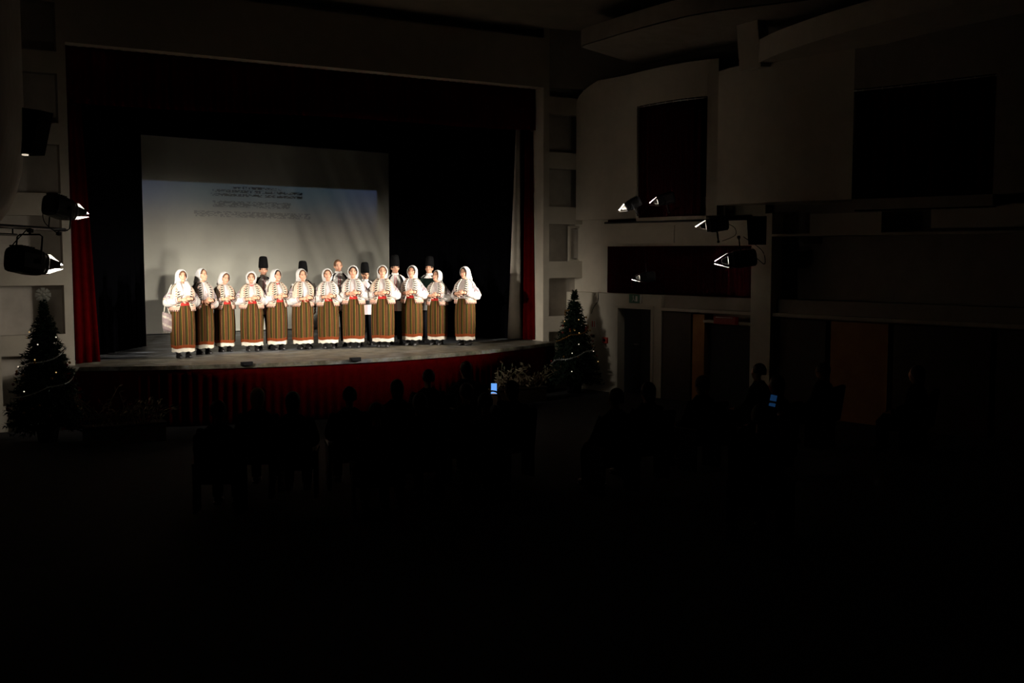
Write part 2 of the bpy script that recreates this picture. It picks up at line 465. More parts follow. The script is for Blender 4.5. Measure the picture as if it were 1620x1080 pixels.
# stage house (black)
mb = MB()
for a, b in (((1.5, 20.22), (1.5, 27)), ((1.5, 27), (15, 27)), ((15, 27), (15, 20.22))):
    mb.add([(a[0], a[1], -.02), (b[0], b[1], -.02), (b[0], b[1], 7), (a[0], a[1], 7)], [(0, 1, 2, 3)], 0, smooth=False)
mb.add([(1.5, 20.2, 7), (15, 20.2, 7), (15, 27, 7), (1.5, 27, 7)], [(3, 2, 1, 0)], 0, smooth=False)
struct(mb.build('wall_stage', 'black'))

# ceiling: main plane, lower soffit near the stage, curved edge bands on the right
mb = MB()
mb.add([(-8, -8, 8.2), (26, -8, 8.2), (26, 14.0, 7.6), (-8, 14.0, 7.6)], [(3, 2, 1, 0)], smooth=False)
mb.add([(-8, 14.0, 7.6), (26, 14.0, 7.6), (26, 14.0, 6.9), (-8, 14.0, 6.9)], [(0, 1, 2, 3)], smooth=False)
mb.add([(-8, 14.0, 6.9), (26, 14.0, 6.9), (26, 20.2, 6.6), (-8, 20.2, 6.6)], [(3, 2, 1, 0)], smooth=False)
struct(mb.build('ceiling', 'ceiling'))

def wallstrip(mb, plan, z0, z1, mi=0, thick=0, flip=False):
    n = len(plan)
    g0 = [z0] * n if not isinstance(z0, (list, tuple)) else z0
    g1 = [z1] * n if not isinstance(z1, (list, tuple)) else z1
    mb.grid([[(x, y, g0[i]) for i, (x, y) in enumerate(plan)], [(x, y, g1[i]) for i, (x, y) in enumerate(plan)]], mi, smooth=True, flip=flip)
def smooth2(plan, n=5): return [(p.x, p.y) for p in curve([(x, y, 0) for x, y in plan], n)]

# upper right wall, bay one (curved box beside the stage), with a tall curtained opening
PA = smooth2([(13.95, 19.70), (14.03, 19.35), (14.12, 18.9), (14.16, 18.3), (14.14, 17.84)])
PW = smooth2([(14.14, 17.84), (14.12, 17.4), (14.13, 16.8), (14.2, 16.35), (14.33, 15.95)])
PA2 = smooth2([(14.33, 15.95), (14.42, 15.75)])
mb = MB()
wallstrip(mb, PA, 2.61, [lerp(5.15, 5.54, min(1, i / 8) ** .6) for i in range(len(PA))])
wallstrip(mb, PW, 2.61, 2.44, flip=True)
wallstrip(mb, PW, 4.86, 5.54)
wallstrip(mb, PA2, 2.61, 5.54)
for p, s_ in ((PW[0], 0), (PW[-1], 1)):    # jambs of the opening
    mb.add([(p[0], p[1], 2.44), (p[0] + .5, p[1] + .05, 2.44), (p[0] + .5, p[1] + .05, 4.86), (p[0], p[1], 4.86)], [(0, 1, 2, 3)], smooth=False)
full = PA + PW[1:] + PA2[1:]
mb.grid([[(x, y, 2.61) for x, y in full], [(x + 1.2, y + .1, 2.61) for x, y in full]], flip=True, smooth=False)   # underside
mb.grid([[(x, y, lerp(5.15, 5.54, min(1, i / 8) ** .6)) for i, (x, y) in enumerate(full)], [(x + 1.0, y + .1, 5.6) for x, y in full]], smooth=False)
struct(mb.build('wall_right_gallery', 'plaster'))
# bay two: convex wall, then a second tall dark opening further along
PB = smooth2([(14.42, 15.75), (14.33, 15.3), (14.30, 14.75), (14.36, 14.1), (14.52, 13.5), (14.66, 13.05), (14.72, 12.78)])
PC = smooth2([(14.72, 12.78), (14.95, 12.0), (15.1, 11.3), (15.25, 10.5)])
PD = smooth2([(15.25, 10.5), (15.5, 9.5), (15.8, 8.4), (16.4, 6.5), (17.2, 4), (18, 0), (19, -8)])
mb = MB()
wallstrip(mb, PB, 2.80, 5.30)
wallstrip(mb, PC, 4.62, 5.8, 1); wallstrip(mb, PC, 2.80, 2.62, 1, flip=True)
wallstrip(mb, PD, 2.80, 7.8, 1)  # around and past the opening, shade is put into the plaster colour
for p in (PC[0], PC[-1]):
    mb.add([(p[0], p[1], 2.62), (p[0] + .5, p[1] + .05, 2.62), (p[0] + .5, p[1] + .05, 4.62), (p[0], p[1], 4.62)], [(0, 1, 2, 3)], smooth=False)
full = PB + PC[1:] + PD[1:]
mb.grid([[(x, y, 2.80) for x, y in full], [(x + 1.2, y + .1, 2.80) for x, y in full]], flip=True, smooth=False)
struct(mb.build('wall_right_rear', ['plaster', 'plaster_dark_shade']))
# the recess above bay one and the wall behind
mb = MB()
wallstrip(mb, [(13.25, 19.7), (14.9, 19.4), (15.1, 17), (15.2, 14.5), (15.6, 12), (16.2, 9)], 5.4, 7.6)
struct(mb.build('wall_right_upper', 'plaster_dark_shade'))
# curved cornice of bay two, ceiling rib, and cornice near the stage
CB = smooth2([(14.20, 14.66), (13.72, 13.55), (13.35, 12.25), (13.15, 11.15), (13.05, 10.2), (13.05, 9.0), (13.2, 7.5)])
mb = MB()
wallstrip(mb, CB, 5.22, [lerp(5.62, 5.54, i / len(CB)) for i in range(len(CB))])
back = [(x + 1.6, y + .4) for x, y in CB]
mb.grid([[(x, y, 5.22) for x, y in CB], [(x, y, 5.30) for x, y in back]], flip=True)
mb.grid([[(x, y, 5.56) for x, y in CB], [(x, y, 5.66) for x, y in back]])
struct(mb.build('trim_1', 'plaster'))
CA = smooth2([(13.10, 18.35), (13.03, 17.78), (13.02, 15.06), (13.70, 13.36), (14.25, 12.5)])
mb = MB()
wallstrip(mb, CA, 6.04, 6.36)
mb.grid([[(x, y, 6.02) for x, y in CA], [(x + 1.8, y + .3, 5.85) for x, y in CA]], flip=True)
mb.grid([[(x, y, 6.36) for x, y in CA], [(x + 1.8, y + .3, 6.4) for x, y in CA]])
struct(mb.build('trim_2', 'plaster_dark_shade'))
def bar(mb, p0, p1, wdt, dep, mi=0, up=Vector((0, 0, 1))):
    p0, p1 = Vector(p0), Vector(p1); d = (p1 - p0).normalized()
    x = d.cross(up).normalized(); y = x.cross(d)
    vs = []
    for p in (p0, p1):
        for a, b in ((-1, -1), (1, -1), (1, 1), (-1, 1)): vs.append(p + x * (wdt / 2 * a) + y * (dep / 2 * b))
    mb.add(vs, [(3, 2, 1, 0), (4, 5, 6, 7), (0, 1, 5, 4), (1, 2, 6, 5), (2, 3, 7, 6), (3, 0, 4, 7)], mi, smooth=False)
mb = MB(); bar(mb, (14.18, 14.55, 5.15), (14.03, 14.62, 6.9), .50, .25, up=Vector((1, 0.05, 0)))
struct(mb.build('trim_3', 'plaster'))

# lower right wall: pale strip with the dark doorway, curtain window above, wood panels further on
wd = Vector((sin(R(10)), -cos(R(10)), 0)); wn = Vector((-cos(R(10)), -sin(R(10)), 0)); wp = Vector((13.90, 19.70, 0))
def W(s_, z, off=0.0): return wp + wd * s_ + wn * off + Vector((0, 0, z))
def wquad(mb, s0, s1, z0, z1, off=0.0, mi=0): mb.add([W(s0, z0, off), W(s1, z0, off), W(s1, z1, off), W(s0, z1, off)], [(0, 1, 2, 3)], mi, smooth=False)
def wbox(mb, s0, s1, z0, z1, o0, o1, mi=0):
    vs = [W(s, z, o) for z in (z0, z1) for s, o in ((s0, o0), (s1, o0), (s1, o1), (s0, o1))]
    mb.add(vs, [(0, 1, 2, 3), (7, 6, 5, 4), (4, 5, 1, 0), (5, 6, 2, 1), (6, 7, 3, 2), (7, 4, 0, 3)], mi, smooth=False)
mb = MB()
wbox(mb, -.3, 1.27, FZ, 1.05, -.3, 0)
wbox(mb, 1.27, 2.30, .80, 1.05, -.3, 0)
wbox(mb, 2.30, 2.50, FZ, 1.05, -.3, 0)
wbox(mb, -.3, .85, 1.05, 2.62, -.55, -.22)        # pale strip left of the curtain window
wbox(mb, -.3, 4.75, 2.62, 3.0, -.9, -.3)
wbox(mb, 2.50, 28, .74, .80, -.3, .04)            # thin ledge line
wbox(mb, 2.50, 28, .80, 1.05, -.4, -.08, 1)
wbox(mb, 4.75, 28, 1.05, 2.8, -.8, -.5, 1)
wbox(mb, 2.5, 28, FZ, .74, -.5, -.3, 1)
struct(mb.build('wall_right', ['plaster', 'plaster_dark_shade']))
mb = MB(); wbox(mb, 4.74, 5.18, FZ, 2.62, -.25, .10)
struct(mb.build('trim_4', 'plaster'))                # pillar
mb = MB()
for s0, s1 in ((1.02, 2.9), (2.92, 4.72)): wbox(mb, s0, s1, 2.10, 2.50, -.15, .12)
wbox(mb, 1.0, 4.72, 2.04, 2.10, -.15, .06); wbox(mb, 1.0, 4.72, 2.50, 2.53, -.15, .15)
struct(mb.build('trim_5', 'plaster'))                # gallery ledge on the right
mb = MB()
wbox(mb, 6.05, 7.42, 2.24, 2.58, -.2, .22); wbox(mb, 8.2, 20, 2.30, 2.66, -.3, .05); wbox(mb, 5.2, 20, 2.2, 2.24, -.3, .22)
struct(mb.build('trim_6', 'plaster'))
# door leaf in the dark doorway
mb = MB()
wbox(mb, 1.32, 1.785, FZ, .76, -.24, -.19); wbox(mb, 1.795, 2.26, FZ, .76, -.24, -.19)
d1 = struct(mb.build('door_1', 'dark_void'))
mb = MB(); wbox(mb, 1.27, 1.33, FZ, .80, -.2, .03); wbox(mb, 2.24, 2.30, FZ, .80, -.2, .03); wbox(mb, 1.27, 2.30, .75, .81, -.2, .03)
mb.build('door_frame', 'plaster', d1)
mb = MB(); mb.tube([W(1.74, .0, -.17), W(1.74, .0, -.13), W(1.66, .0, -.13)], .012); mb.build('door_handle', 'silver', d1)
# wood panelling: dark panel, bright orange panel, second doorway
mb = MB(); wbox(mb, 2.52, 3.24, FZ, .72, -.3, -.02); a = struct(mb.build('trim_7', 'wood_dark'))
mb = MB(); wbox(mb, 3.27, 3.56, FZ, .70, -.3, -.04); struct(mb.build('trim_8', 'wood_orange'))
mb = MB(); wbox(mb, 3.62, 4.70, FZ, .50, -.3, -.14); d2 = struct(mb.build('door_2', 'dark_void'))
mb = MB(); wbox(mb, 3.58, 4.72, .55, .60, -.2, .02); mb.build('door_lintel', 'plaster', d2)
for s0, s1, mm in ((5.3, 6.25, 'wood_dark'), (6.35, 7.45, 'wood_orange'), (7.55, 9.2, 'wood_dark'), (9.3, 11.5, 'wood_dark')):
    mb = MB(); wbox(mb, s0, s1, FZ, .70, -.3, -.05); struct(mb.build('trim_9', mm))
# left wall: rounded box near the stage and the plain wall below
def lbox(z):  # outward offset as the nose rounds under
    if z >= 3.7: return 0
    u = (3.7 - z) / 1.45
    return .62 * (1 - math.sqrt(max(0, 1 - min(u, 1) ** 2)))
PL = smooth2([(2.60, 19.7), (2.68, 18.5), (2.52, 17.2), (2.25, 15.6), (1.92, 14), (1.45, 12), (.95, 10), (.2, 7.5), (-1.2, 4), (-3, 0), (-5, -8)], 5)
mb = MB()
zrow = [7.6, 6.5, 5.5, 4.5, 3.7, 3.4, 3.1, 2.8, 2.55, 2.38, 2.28, 2.25]
mb.grid([[(x - lbox(z), y, z) for x, y in PL] for z in zrow])
mb.grid([[(x - .62, y, 2.25) for x, y in PL], [(x - 2.2, y, 2.25) for x, y in PL]])
struct(mb.build('wall_left_gallery', 'plaster_dark_shade'))
mb = MB(); PLL = [(x - .62 if y < 19 else x - .9, y) for x, y in PL]
PLL = [(1.95, 19.7), (1.7, 18), (1.35, 16), (.9, 14), (.4, 12), (-.6, 8), (-2.5, 3), (-4, -1), (-6, -8)]
wallstrip(mb, PLL, FZ, 2.4, flip=True)
struct(mb.build('wall_left', 'plaster_dark_shade'))
mb = MB(); mb.add([(-8, -8, FZ), (26, -8, FZ), (26, -8, 8.3), (-8, -8, 8.3)], [(3, 2, 1, 0)], smooth=False)
struct(mb.build('wall_back', 'plaster_dark_shade'))
mb = MB(); mb.add([(26, -8, -2), (26, 20.2, -2), (26, 20.2, 8.3), (26, -8, 8.3)], [(0, 1, 2, 3)], smooth=False)
mb.add([(-8, -8, -2), (-8, 20.2, -2), (-8, 20.2, 8.3), (-8, -8, 8.3)], [(3, 2, 1, 0)], smooth=False)
struct(mb.build('wall_outer', 'plaster_dark_shade'))

# ------------------------------------------------------------------ drapes
def drape(name, plan, z0, z1, material, label, cat, pleat=.04, step=.035, pitch=.16, hem=None, bot=None, thick=.006):
    """pleated cloth hung along plan; bot = other plan for the lower edge"""
    P = [Vector((x, y, 0)) for x, y in plan]
    L = [0]
    for a_, b_ in zip(P, P[1:]): L.append(L[-1] + (b_ - a_).length)
    n = max(4, int(L[-1] / step)); B = [Vector((x, y, 0)) for x, y in (bot or plan)]
    def at(Q, u):
        s_ = u * L[-1]
        for i in range(len(L) - 1):
            if s_ <= L[i + 1] + 1e-6:
                t_ = (s_ - L[i]) / (L[i + 1] - L[i]); d = (Q[i + 1] - Q[i]).normalized()
                return Q[i].lerp(Q[i + 1], t_), Vector((d.y, -d.x, 0))
    rows = []; nz = 8
    ph = [random.uniform(-.5, .5) for _ in range(n + 1)]
    for k in range(nz + 1):
        v = k / nz; r = []
        for i in range(n + 1):
            u = i / n
            a_, na = at(P, u); b_, nb = at(B, u)
            p = b_.lerp(a_, v)
            amp = pleat * (1 - .45 * v)
            off = amp * (sin(2 * pi * u * L[-1] / pitch + .8 * sin(u * 17) + ph[i] * .25) + .35 * sin(2 * pi * u * L[-1] / (pitch * 2.7) + 1))
            zb = z0 if hem is None else hem(u)
            r.append((p.x + na.x * off, p.y + na.y * off, lerp(zb, z1, v)))
        rows.append(r)
    mb = MB(); mb.grid(rows)
    o = mb.build(name, material)
    q = o.modifiers.new('thickness', 'SOLIDIFY'); q.thickness = thick
    return tag(o, label, cat)
drape('stage_valance', [(3.58, 20.0), (13.08, 20.0)], 4.5, 5.42, 'red', 'dark red pleated valance hanging across the top of the stage opening', 'curtain', .035, .03, .15,
      hem=lambda u: 4.44 + .09 * u - .02 * sin(u * 9))
drape('stage_curtain', [(3.60, 19.98), (3.84, 20.06)], .02, 4.5, 'red', 'red stage curtain gathered at the left side of the stage opening', 'curtain', .03, .02, .11, bot=[(3.59, 19.80), (4.0, 19.92)])
drape('stage_curtain', [(12.98, 20.25), (13.09, 20.1)], .02, 4.5, 'red', 'red stage curtain gathered at the right side of the stage opening', 'curtain', .02, .015, .08, bot=[(12.90, 20.20), (13.09, 20.0)])
drape('side_curtain', [(12.86, 20.42), (12.96, 20.4)], .03, 4.7, 'white_cloth', 'narrow white curtain strip beside the red curtain on the right', 'curtain', .02, .015, .10, bot=[(12.60, 20.35), (12.93, 20.28)])
drape('side_curtain', [(3.83, 20.20), (3.88, 20.21)], .03, 4.5, 'white_cloth', 'thin white curtain edge showing beside the red curtain on the left', 'curtain', .01, .012, .06, bot=[(3.86, 20.05), (4.04, 20.12)])
drape('wing_drape', [(3.7, 20.55), (4.29, 21.43), (5.55, 23.05)], .0, 6.5, 'black', 'black masking drape standing at the left of the stage', 'drape', .03, .05, .2)
drape('wing_drape', [(13.08, 20.55), (12.3, 21.5), (11.08, 23.05)], .0, 6.5, 'black', 'black masking drape standing at the right of the stage', 'drape', .03, .05, .2)
drape('backdrop', [(2.0, 26.7), (14.6, 26.7)], .0, 6.6, 'black', 'black backdrop behind the white projection screen', 'drape', .04, .08, .3)
# skirt round the apron
skp = [(x, (arc_y(x) if 3.57 < x < 13.07 else 19.36) + .03) for x in [3.2 + .25 * i for i in range(41)]]
drape('stage_skirt', skp, FZ + .01, -.06, 'red', 'red pleated skirt covering the front of the stage', 'curtain', .010, .035, .16)
for x, lab in ((6.1, 'small dark metal plate on the stage edge below the third woman'), (8.0, 'small dark metal plate on the stage edge near the middle')):
    mb = MB(); y = arc_y(x) - .03; mb.box((0, 0, 0), (.2, .08, .07), bev=.008); mb.box((0, -.045, -.01), (.14, .02, .03))
    tag(mb.build('edge_plate', 'black_metal', loc=(x, y, .005)), lab, 'plate', 'plates on the stage edge')
# curtains in the openings of the right wall
drape('gallery_curtain', [(p[0] + .07, p[1]) for p in PW[::3]], 2.46, 4.92, 'maroon', 'dark maroon curtain closing the tall gallery opening beside the stage', 'curtain', .03, .04, .14)
drape('gallery_curtain', [(p[0] + .09, p[1]) for p in PC[::3]], 2.6, 4.72, 'maroon', 'near-black curtain in the tall opening at the far right', 'curtain', .03, .05, .16)
q0, q1 = W(.86, 0, -.16), W(4.73, 0, -.16)
drape('gallery_curtain', [(q0.x, q0.y), (q1.x, q1.y)], 1.06, 2.6, 'maroon', 'long low maroon curtain under the pale gallery ledge', 'curtain', .03, .05, .16)
mb = MB()
for i in range(14):
    for P_, z_ in ((PW, 4.87), (PC, 4.64)):
        p = P_[int(i / 13 * (len(P_) - 1))]
mb = None
for P_, z_, lab in ((PW, 4.83, 'thin metal curtain rail over the tall maroon gallery curtain'), (PC, 4.59, 'thin metal curtain rail over the near-black curtain far right')):
    mb = MB(); mb.tube([(p[0] - .01, p[1], z_) for p in P_], .009, n=6)
    for p in P_[1::2]: mb.ell((p[0] - .012, p[1], z_), (.016, .016, .02), nu=8, nv=6)
    tag(mb.build('curtain_rail', 'silver'), lab, 'rail')

# ------------------------------------------------------------------ projection screen
SX0, SX1, SZ1, SY = 6.17, 12.70, 4.60, 26.1
mb = MB(); rows = []; nx, nz = 220, 120
for k in range(nz + 1):
    z = .02 + (SZ1 - .02) * k / nz; r = []
    for i in range(nx + 1):
        x = (SX1 - SX0) * i / nx
        # fan of slanting folds over the right half, a few soft upright ones on the left
        th = (x - 2.9) - (SZ1 - z) * .42
        wr = max(0, min(1, (x - 2.6 - (SZ1 - z) * .15) / 1.6)) * (.35 + .65 * min(1, max(0, (z - .6) / 1.5)))
        d = .016 * wr * (sin(th * 9.5 + .6 * sin(z * 2)) + .6 * sin(th * 17 + 1.3) * sin(x * 2.1 + z) + .5 * sin(th * 4.1))
        d += .012 * sin(x * 5.2 + .3 * z) * max(0, 1 - x / 2.2) + .006 * sin(x * 2.3 + z * 1.1)
        top = SZ1 - .13 * (x / 6.5)
        zz_ = min(z, top) if k < nz else top
        r.append((x, d, zz_))
    rows.append(r)
mb.grid(rows)
o = mb.build('projection_screen', 'screen', loc=(SX0, SY, 0))
tag(o, 'wrinkled white projection screen with a dim blue slide behind the choir', 'screen')
mb = MB(); mb.tube([(0, .03, SZ1 + .02), (6.53, .03, SZ1 - .11)], .025, n=8); mb.build('screen_batten', 'black_metal', o)

# ------------------------------------------------------------------ people on the stage
def rotm(yaw, pitch, roll, piv):
    return Matrix.Translation(piv) @ Euler((pitch, roll, yaw)).to_matrix().to_4x4() @ Matrix.Translation(-Vector(piv))
def ring(z, rx, ry, cy, n, a0=0, a1=2 * pi, closed=True, sq=2.4):
    out = []
    m_ = n if closed else n - 1
    for j in range(n):
        a = a0 + (a1 - a0) * j / m_
        c_, s_ = sin(a), -cos(a)                # a=0 front (-y), increasing towards +x
        k = (abs(c_) ** sq + abs(s_) ** sq) ** (-1 / sq)
        out.append((rx * c_ * k, cy + ry * s_ * k, z))
    return out
TORSO_W = [(.80, .185, .16, 0), (.92, .175, .15, 0), (1.0, .168, .145, 0), (1.08, .17, .15, -.005), (1.14, .170, .158, -.014), (1.19, .166, .146, -.010), (1.235, .150, .122, 0), (1.27, .122, .098, .008), (1.305, .086, .078, .013), (1.33, .066, .066, .015)]
TORSO_M = [(.80, .18, .125, 0), (.95, .175, .12, 0), (1.1, .185, .125, 0), (1.22, .20, .13, 0), (1.32, .205, .125, 0), (1.385, .185, .105, .008), (1.43, .12, .08, .012), (1.465, .07, .065, .015)]
def torso_at(T, z):
    for a_, b_ in zip(T, T[1:]):
        if z <= b_[0]:
            t_ = max(0, (z - a_[0]) / (b_[0] - a_[0])); return [lerp(p, q, t_) for p, q in zip(a_, b_)]
    return T[-1]
def hand(mb, wrist, direc, palm_n, mi=0, curl=1.0, L=.17):
    """wrist point, finger direction, palm normal (curl side): palm, four bent fingers, thumb"""
    d = Vector(direc).normalized(); nn = Vector(palm_n); nn = (nn - d * nn.dot(d)).normalized(); sd = d.cross(nn).normalized()
    wv = Vector(wrist); pl = L * .48
    Rm = Matrix((sd, d, nn)).transposed()
    mb.ell(wv + d * pl * .55, (.036, pl * .64, .017), mi, 10, 7, Rm)
    for k, (off, ln) in enumerate(((-.030, .078), (-.010, .088), (.010, .082), (.029, .066))):
        p = wv + d * pl + sd * off; pts = [p]; a = .25 * curl
        for sg in (.42, .32, .26):
            a += .5 * curl; dd = d * cos(a) + nn * sin(a)
            p = p + dd * ln * sg; pts.append(p)
        mb.tube(pts, [.0095, .009, .0085, .0065], mi, 6)
    p = wv + d * pl * .35 - sd * .036
    mb.tube([p, p + (d * .6 - sd * .7 + nn * .3).normalized() * .035, p + (d * .9 - sd * .45 + nn * .5).normalized() * .062], [.012, .011, .008], mi, 6)
def head_prims(mb, hz, s=1.0):
    mb.ell((0, .012, hz + .018 * s), (.074 * s, .092 * s, .098 * s), nu=18, nv=12)
    mb.ell((0, -.022 * s, hz - .045 * s), (.058 * s, .066 * s, .072 * s), nu=16, nv=10)
    mb.ell((0, -.066 * s, hz - .088 * s), (.026 * s, .022 * s, .020 * s))
    for sx_ in (-1, 1):
        mb.ell((sx_ * .036 * s, -.058 * s, hz - .028 * s), (.026 * s, .022 * s, .024 * s))
        mb.ell((sx_ * .076 * s, .012, hz - .01), (.012, .022, .032))
    mb.ell((0, -.086 * s, hz - .02 * s), (.013 * s, .022 * s, .022 * s), nu=10, nv=7)
    mb.ell((0, -.076 * s, hz + .005 * s), (.010 * s, .018 * s, .03 * s), nu=10, nv=7)
def face_details(mb, hz, s, smile, singing=False):
    """eyes, brows and mouth: materials 1 eye, 2 lips, 3 brow"""
    for sx_ in (-1, 1):
        mb.ell((sx_ * .030 * s, -.077 * s, hz + .006 * s), (.013 * s, .006, .006 * s), 1, 8, 6)
        mb.tube([(sx_ * .014 * s, -.084 * s, hz + .026 * s), (sx_ * .032 * s, -.080 * s, hz + .031 * s), (sx_ * .048 * s, -.066 * s, hz + .024 * s)], .0035, 3, 5)
    w_ = .024 + .007 * smile
    mb.tube([(-w_, -.078 * s, hz - .056 * s + .006 * smile), (0, -.089 * s, hz - .060 * s), (w_, -.078 * s, hz - .056 * s + .006 * smile)], [.004, .008 if singing else .006, .004], 2, 6)
def arm_path(T, side, sh, el, wr): return curve([sh, el, wr], 6)

def hood(pv, cz, Rx, Ry, Rz, th0, drape_len, cy=.012, n=30, m_=12, wide=1.0):
    """headscarf: shell round the head open at the face, falling to the nape and shoulders"""
    rows = []
    for i in range(m_ + 1):
        th = lerp(R(th0), R(172), i / m_); r = []
        for j in range(n):
            a = 2 * pi * j / n
            x = Rx * sin(th) * sin(a); y = cy - Ry * cos(th); z = Rz * sin(th) * cos(a)
            low = max(0, -cos(a)) ; back = max(0, min(1, (i / m_ - .12) / .6))
            z -= drape_len * (low ** .7) * back * (1 - .25 * max(0, -cos(th)) )
            x *= 1 + .28 * low * back * wide
            y += .02 * low * back
            if low > 0 and i < 3: z += .03 * low * (1 - i / 3)
            fold = 1 + .02 * sin(a * 9 + th * 5) * back
            r.append((x * fold, y, cz + z))
        rows.append(r)
    return rows

def woman(idx, x, y, yaw, h, wide, hyaw, hpitch, hroll, label, vest='vest_cream', fringe=None, beads=False, belt=True, singing=False,
          thf=56, drop=.10, smile=.6, hand_z=1.07, low_hands=False, tails=False, gap=21, tied=False):
    root = thing('person', label, 'person', (x, y, 0), yaw, 'folk choir on the stage', h / 1.60)
    hz = 1.46; piv = Vector((0, .02, 1.34)); HM = rotm(hyaw, hpitch, hroll, piv)
    b = MB()
    head_prims(b, hz); b.xf(HM)
    b.tube([(0, .02, 1.26), (0, .018, 1.33), (0, .01, 1.40)], [.058, .052, .05], 0, 14)
    b.grid([ring(z, rx - .02, ry - .02, cy, 20) for z, rx, ry, cy in TORSO_W], closed=True, cap=True)
    paths = {}
    for s_ in (-1, 1):
        sh = (s_ * .138, .01, 1.205); el = (s_ * (.222 * wide), .03, hand_z - .05); wr = (s_ * .085, -.235, hand_z - (.02 if s_ < 0 else .0))
        pth = curve([sh, el, wr], 7); paths[s_] = pth
        b.tube(pth, [lerp(.055, .032, k / 14) for k in range(len(pth))], 0, 10)
        b.tube([(s_ * .085, 0, .88), (s_ * .085, .01, .48), (s_ * .085, .015, .10)], [.085, .055, .036], 0, 12)
    vs, fs = remesh(b, .0125, 2)
    o = MB(); o.add(vs, fs, 0)
    # hands clasped at the waist: right hand lies in the left one
    k0 = len(o.v)
    hand(o, (-.085, -.235, hand_z - .02), (1, -.12, .05), (0, 1, -.25), 0, .9)
    hand(o, (.085, -.245, hand_z), (-1, -.22, .02), (0, .9, -.5), 0, 1.0)
    k1 = len(o.v)
    face_details(o, hz, 1, smile, singing); o.xf(HM, k1)
    o.build('body', ['skin', 'eye', 'lips', 'hair_brown'], root)
    # blouse with wide sleeves
    bl = MB()
    n = 28
    bl.grid([ring(z, rx * wide, ry, cy, n) for z, rx, ry, cy in TORSO_W], 0, [[(2.0, (j / n + .5) % 1.0) for j in range(n)] for _ in TORSO_W], closed=True)
    for s_ in (-1, 1):
        p = paths[s_]; q = [Vector(a_) for a_ in p[:-1]]
        rad = []
        for k in range(len(q)):
            u = k / (len(q) - 1)
            rad.append(.058 + .026 * sin(pi * min(1, u * 1.05)) ** .8 if u < .9 else lerp(.064, .045, (u - .9) / .1))
            q[k] = q[k] + Vector((s_ * .012, 0, -.022 * sin(pi * u)))
        bl.tube(q, [r_ * (1 + .05 * sin(k * 2.1 + s_)) for k, r_ in enumerate(rad)], 0, 16, uvs=True, cap=False)
    bl.build('blouse', 'blouse', root)
    # skirt, petticoat, belt
    sk = MB(); rows = []; uv = []; n = 52
    for k in range(11):
        v = k / 10; z = lerp(.185, .95, v); rx = lerp(.187, .18, v) * wide + .012 * sin(pi * v); ry = lerp(.170, .160, v) + .012 * sin(pi * v)
        rr = []
        for j, (px, py, pz) in enumerate(ring(z, rx, ry, 0, n)):
            f_ = 1 + (.018 * sin(j * 2 * pi / n * 9 + idx) + .012 * sin(j * 2 * pi / n * 5)) * (1 - v) + (.02 if j == 3 else 0) * (1 - v)
            rr.append((px * f_, py * f_, pz + .008 * sin(j * .5 + idx) * (1 - v)))
        rows.append(rr); uv.append([(j / n, v) for j in range(n)])
    sk.grid(rows, 0, uv, closed=True); sk.build('skirt', 'skirt', root)
    pt = MB(); n = 60
    pt.grid([[(px * (1 + .03 * sin(j * .73 + idx) * (1 - v)), py * (1 + .03 * sin(j * .73 + idx) * (1 - v)), pz + (.008 * sin(j * .9) * (1 - v)))
              for j, (px, py, pz) in enumerate(ring(lerp(.118, .22, v), (.18 * wide), .160, 0, n))] for v in (0, .5, 1)], closed=True)
    pt.build('petticoat', 'petticoat', root)
    if belt:
        be = MB(); be.grid([ring(z, .187 * wide, .166, 0, 30) for z in (.945, .96, .99, 1.0)], closed=True); be.build('belt', 'belt', root)
    # vest, open at the front
    ve = MB(); rows = []; uv = []; n = 40; g = R(gap)
    zs_ = [.845 + (1.325 - .845) * k / 12 for k in range(13)]
    for k, z in enumerate(zs_):
        _, rx, ry, cy = torso_at(TORSO_W, z); v = k / 12
        gg = g * (1 + .35 * (1 - min(1, v * 3)) - .1 * sin(pi * v))
        rows.append([(px, py, pz) for px, py, pz in ring(z, (rx + .020) * wide, ry + .022, cy, n, gg, 2 * pi - gg, False)])
        uv.append([(j / (n - 1), v) for j in range(n)])
    ve.grid(rows, 0, uv)
    vo = ve.build('vest', vest, root); q = vo.modifiers.new('thickness', 'SOLIDIFY'); q.thickness = .014; q.offset = 1
    # headscarf
    hd = MB()
    hd.grid(hood(None, hz, .105, .122, .130, thf, 0 if tied else drop), closed=True)
    if tied:
        hd.ell((0, .13, hz - .09), (.03, .025, .025)); hd.tube([(0, .13, hz - .09), (.03, .15, hz - .17), (.05, .14, hz - .25)], [.02, .03, .012], squash=.4)
    else:
        hd.tube([(0, .105, hz - .03), (0, .13, hz - .13), (0, .145, hz - .24)], [.07, .075, .05], 0, 14, squash=.35)
    hd.xf(HM)
    if tails:
        for s_ in (-1, 1):
            hd.tube([(s_ * .07, -.04, hz - .10), (s_ * .075, -.125, hz - .20), (s_ * .06, -.19, hz - .33)], [.04, .045, .03], 0, 10, squash=.4)
    so = hd.build('headscarf', 'scarf', root); q = so.modifiers.new('thickness', 'SOLIDIFY'); q.thickness = .005
    # hair under the scarf
    if fringe:
        ha = MB(); rows = []
        for i in range(5):
            th = lerp(R(thf - 13), R(thf + 25), i / 4)
            rows.append([(.090 * sin(th) * sin(a), .010 - .110 * cos(th), hz + .114 * sin(th) * cos(a)) for a in [R(-78) + R(156) * j / 15 for j in range(16)]])
        ha.grid(rows); ha.xf(HM); ho = ha.build('hair', fringe, root); q = ho.modifiers.new('thickness', 'SOLIDIFY'); q.thickness = .008
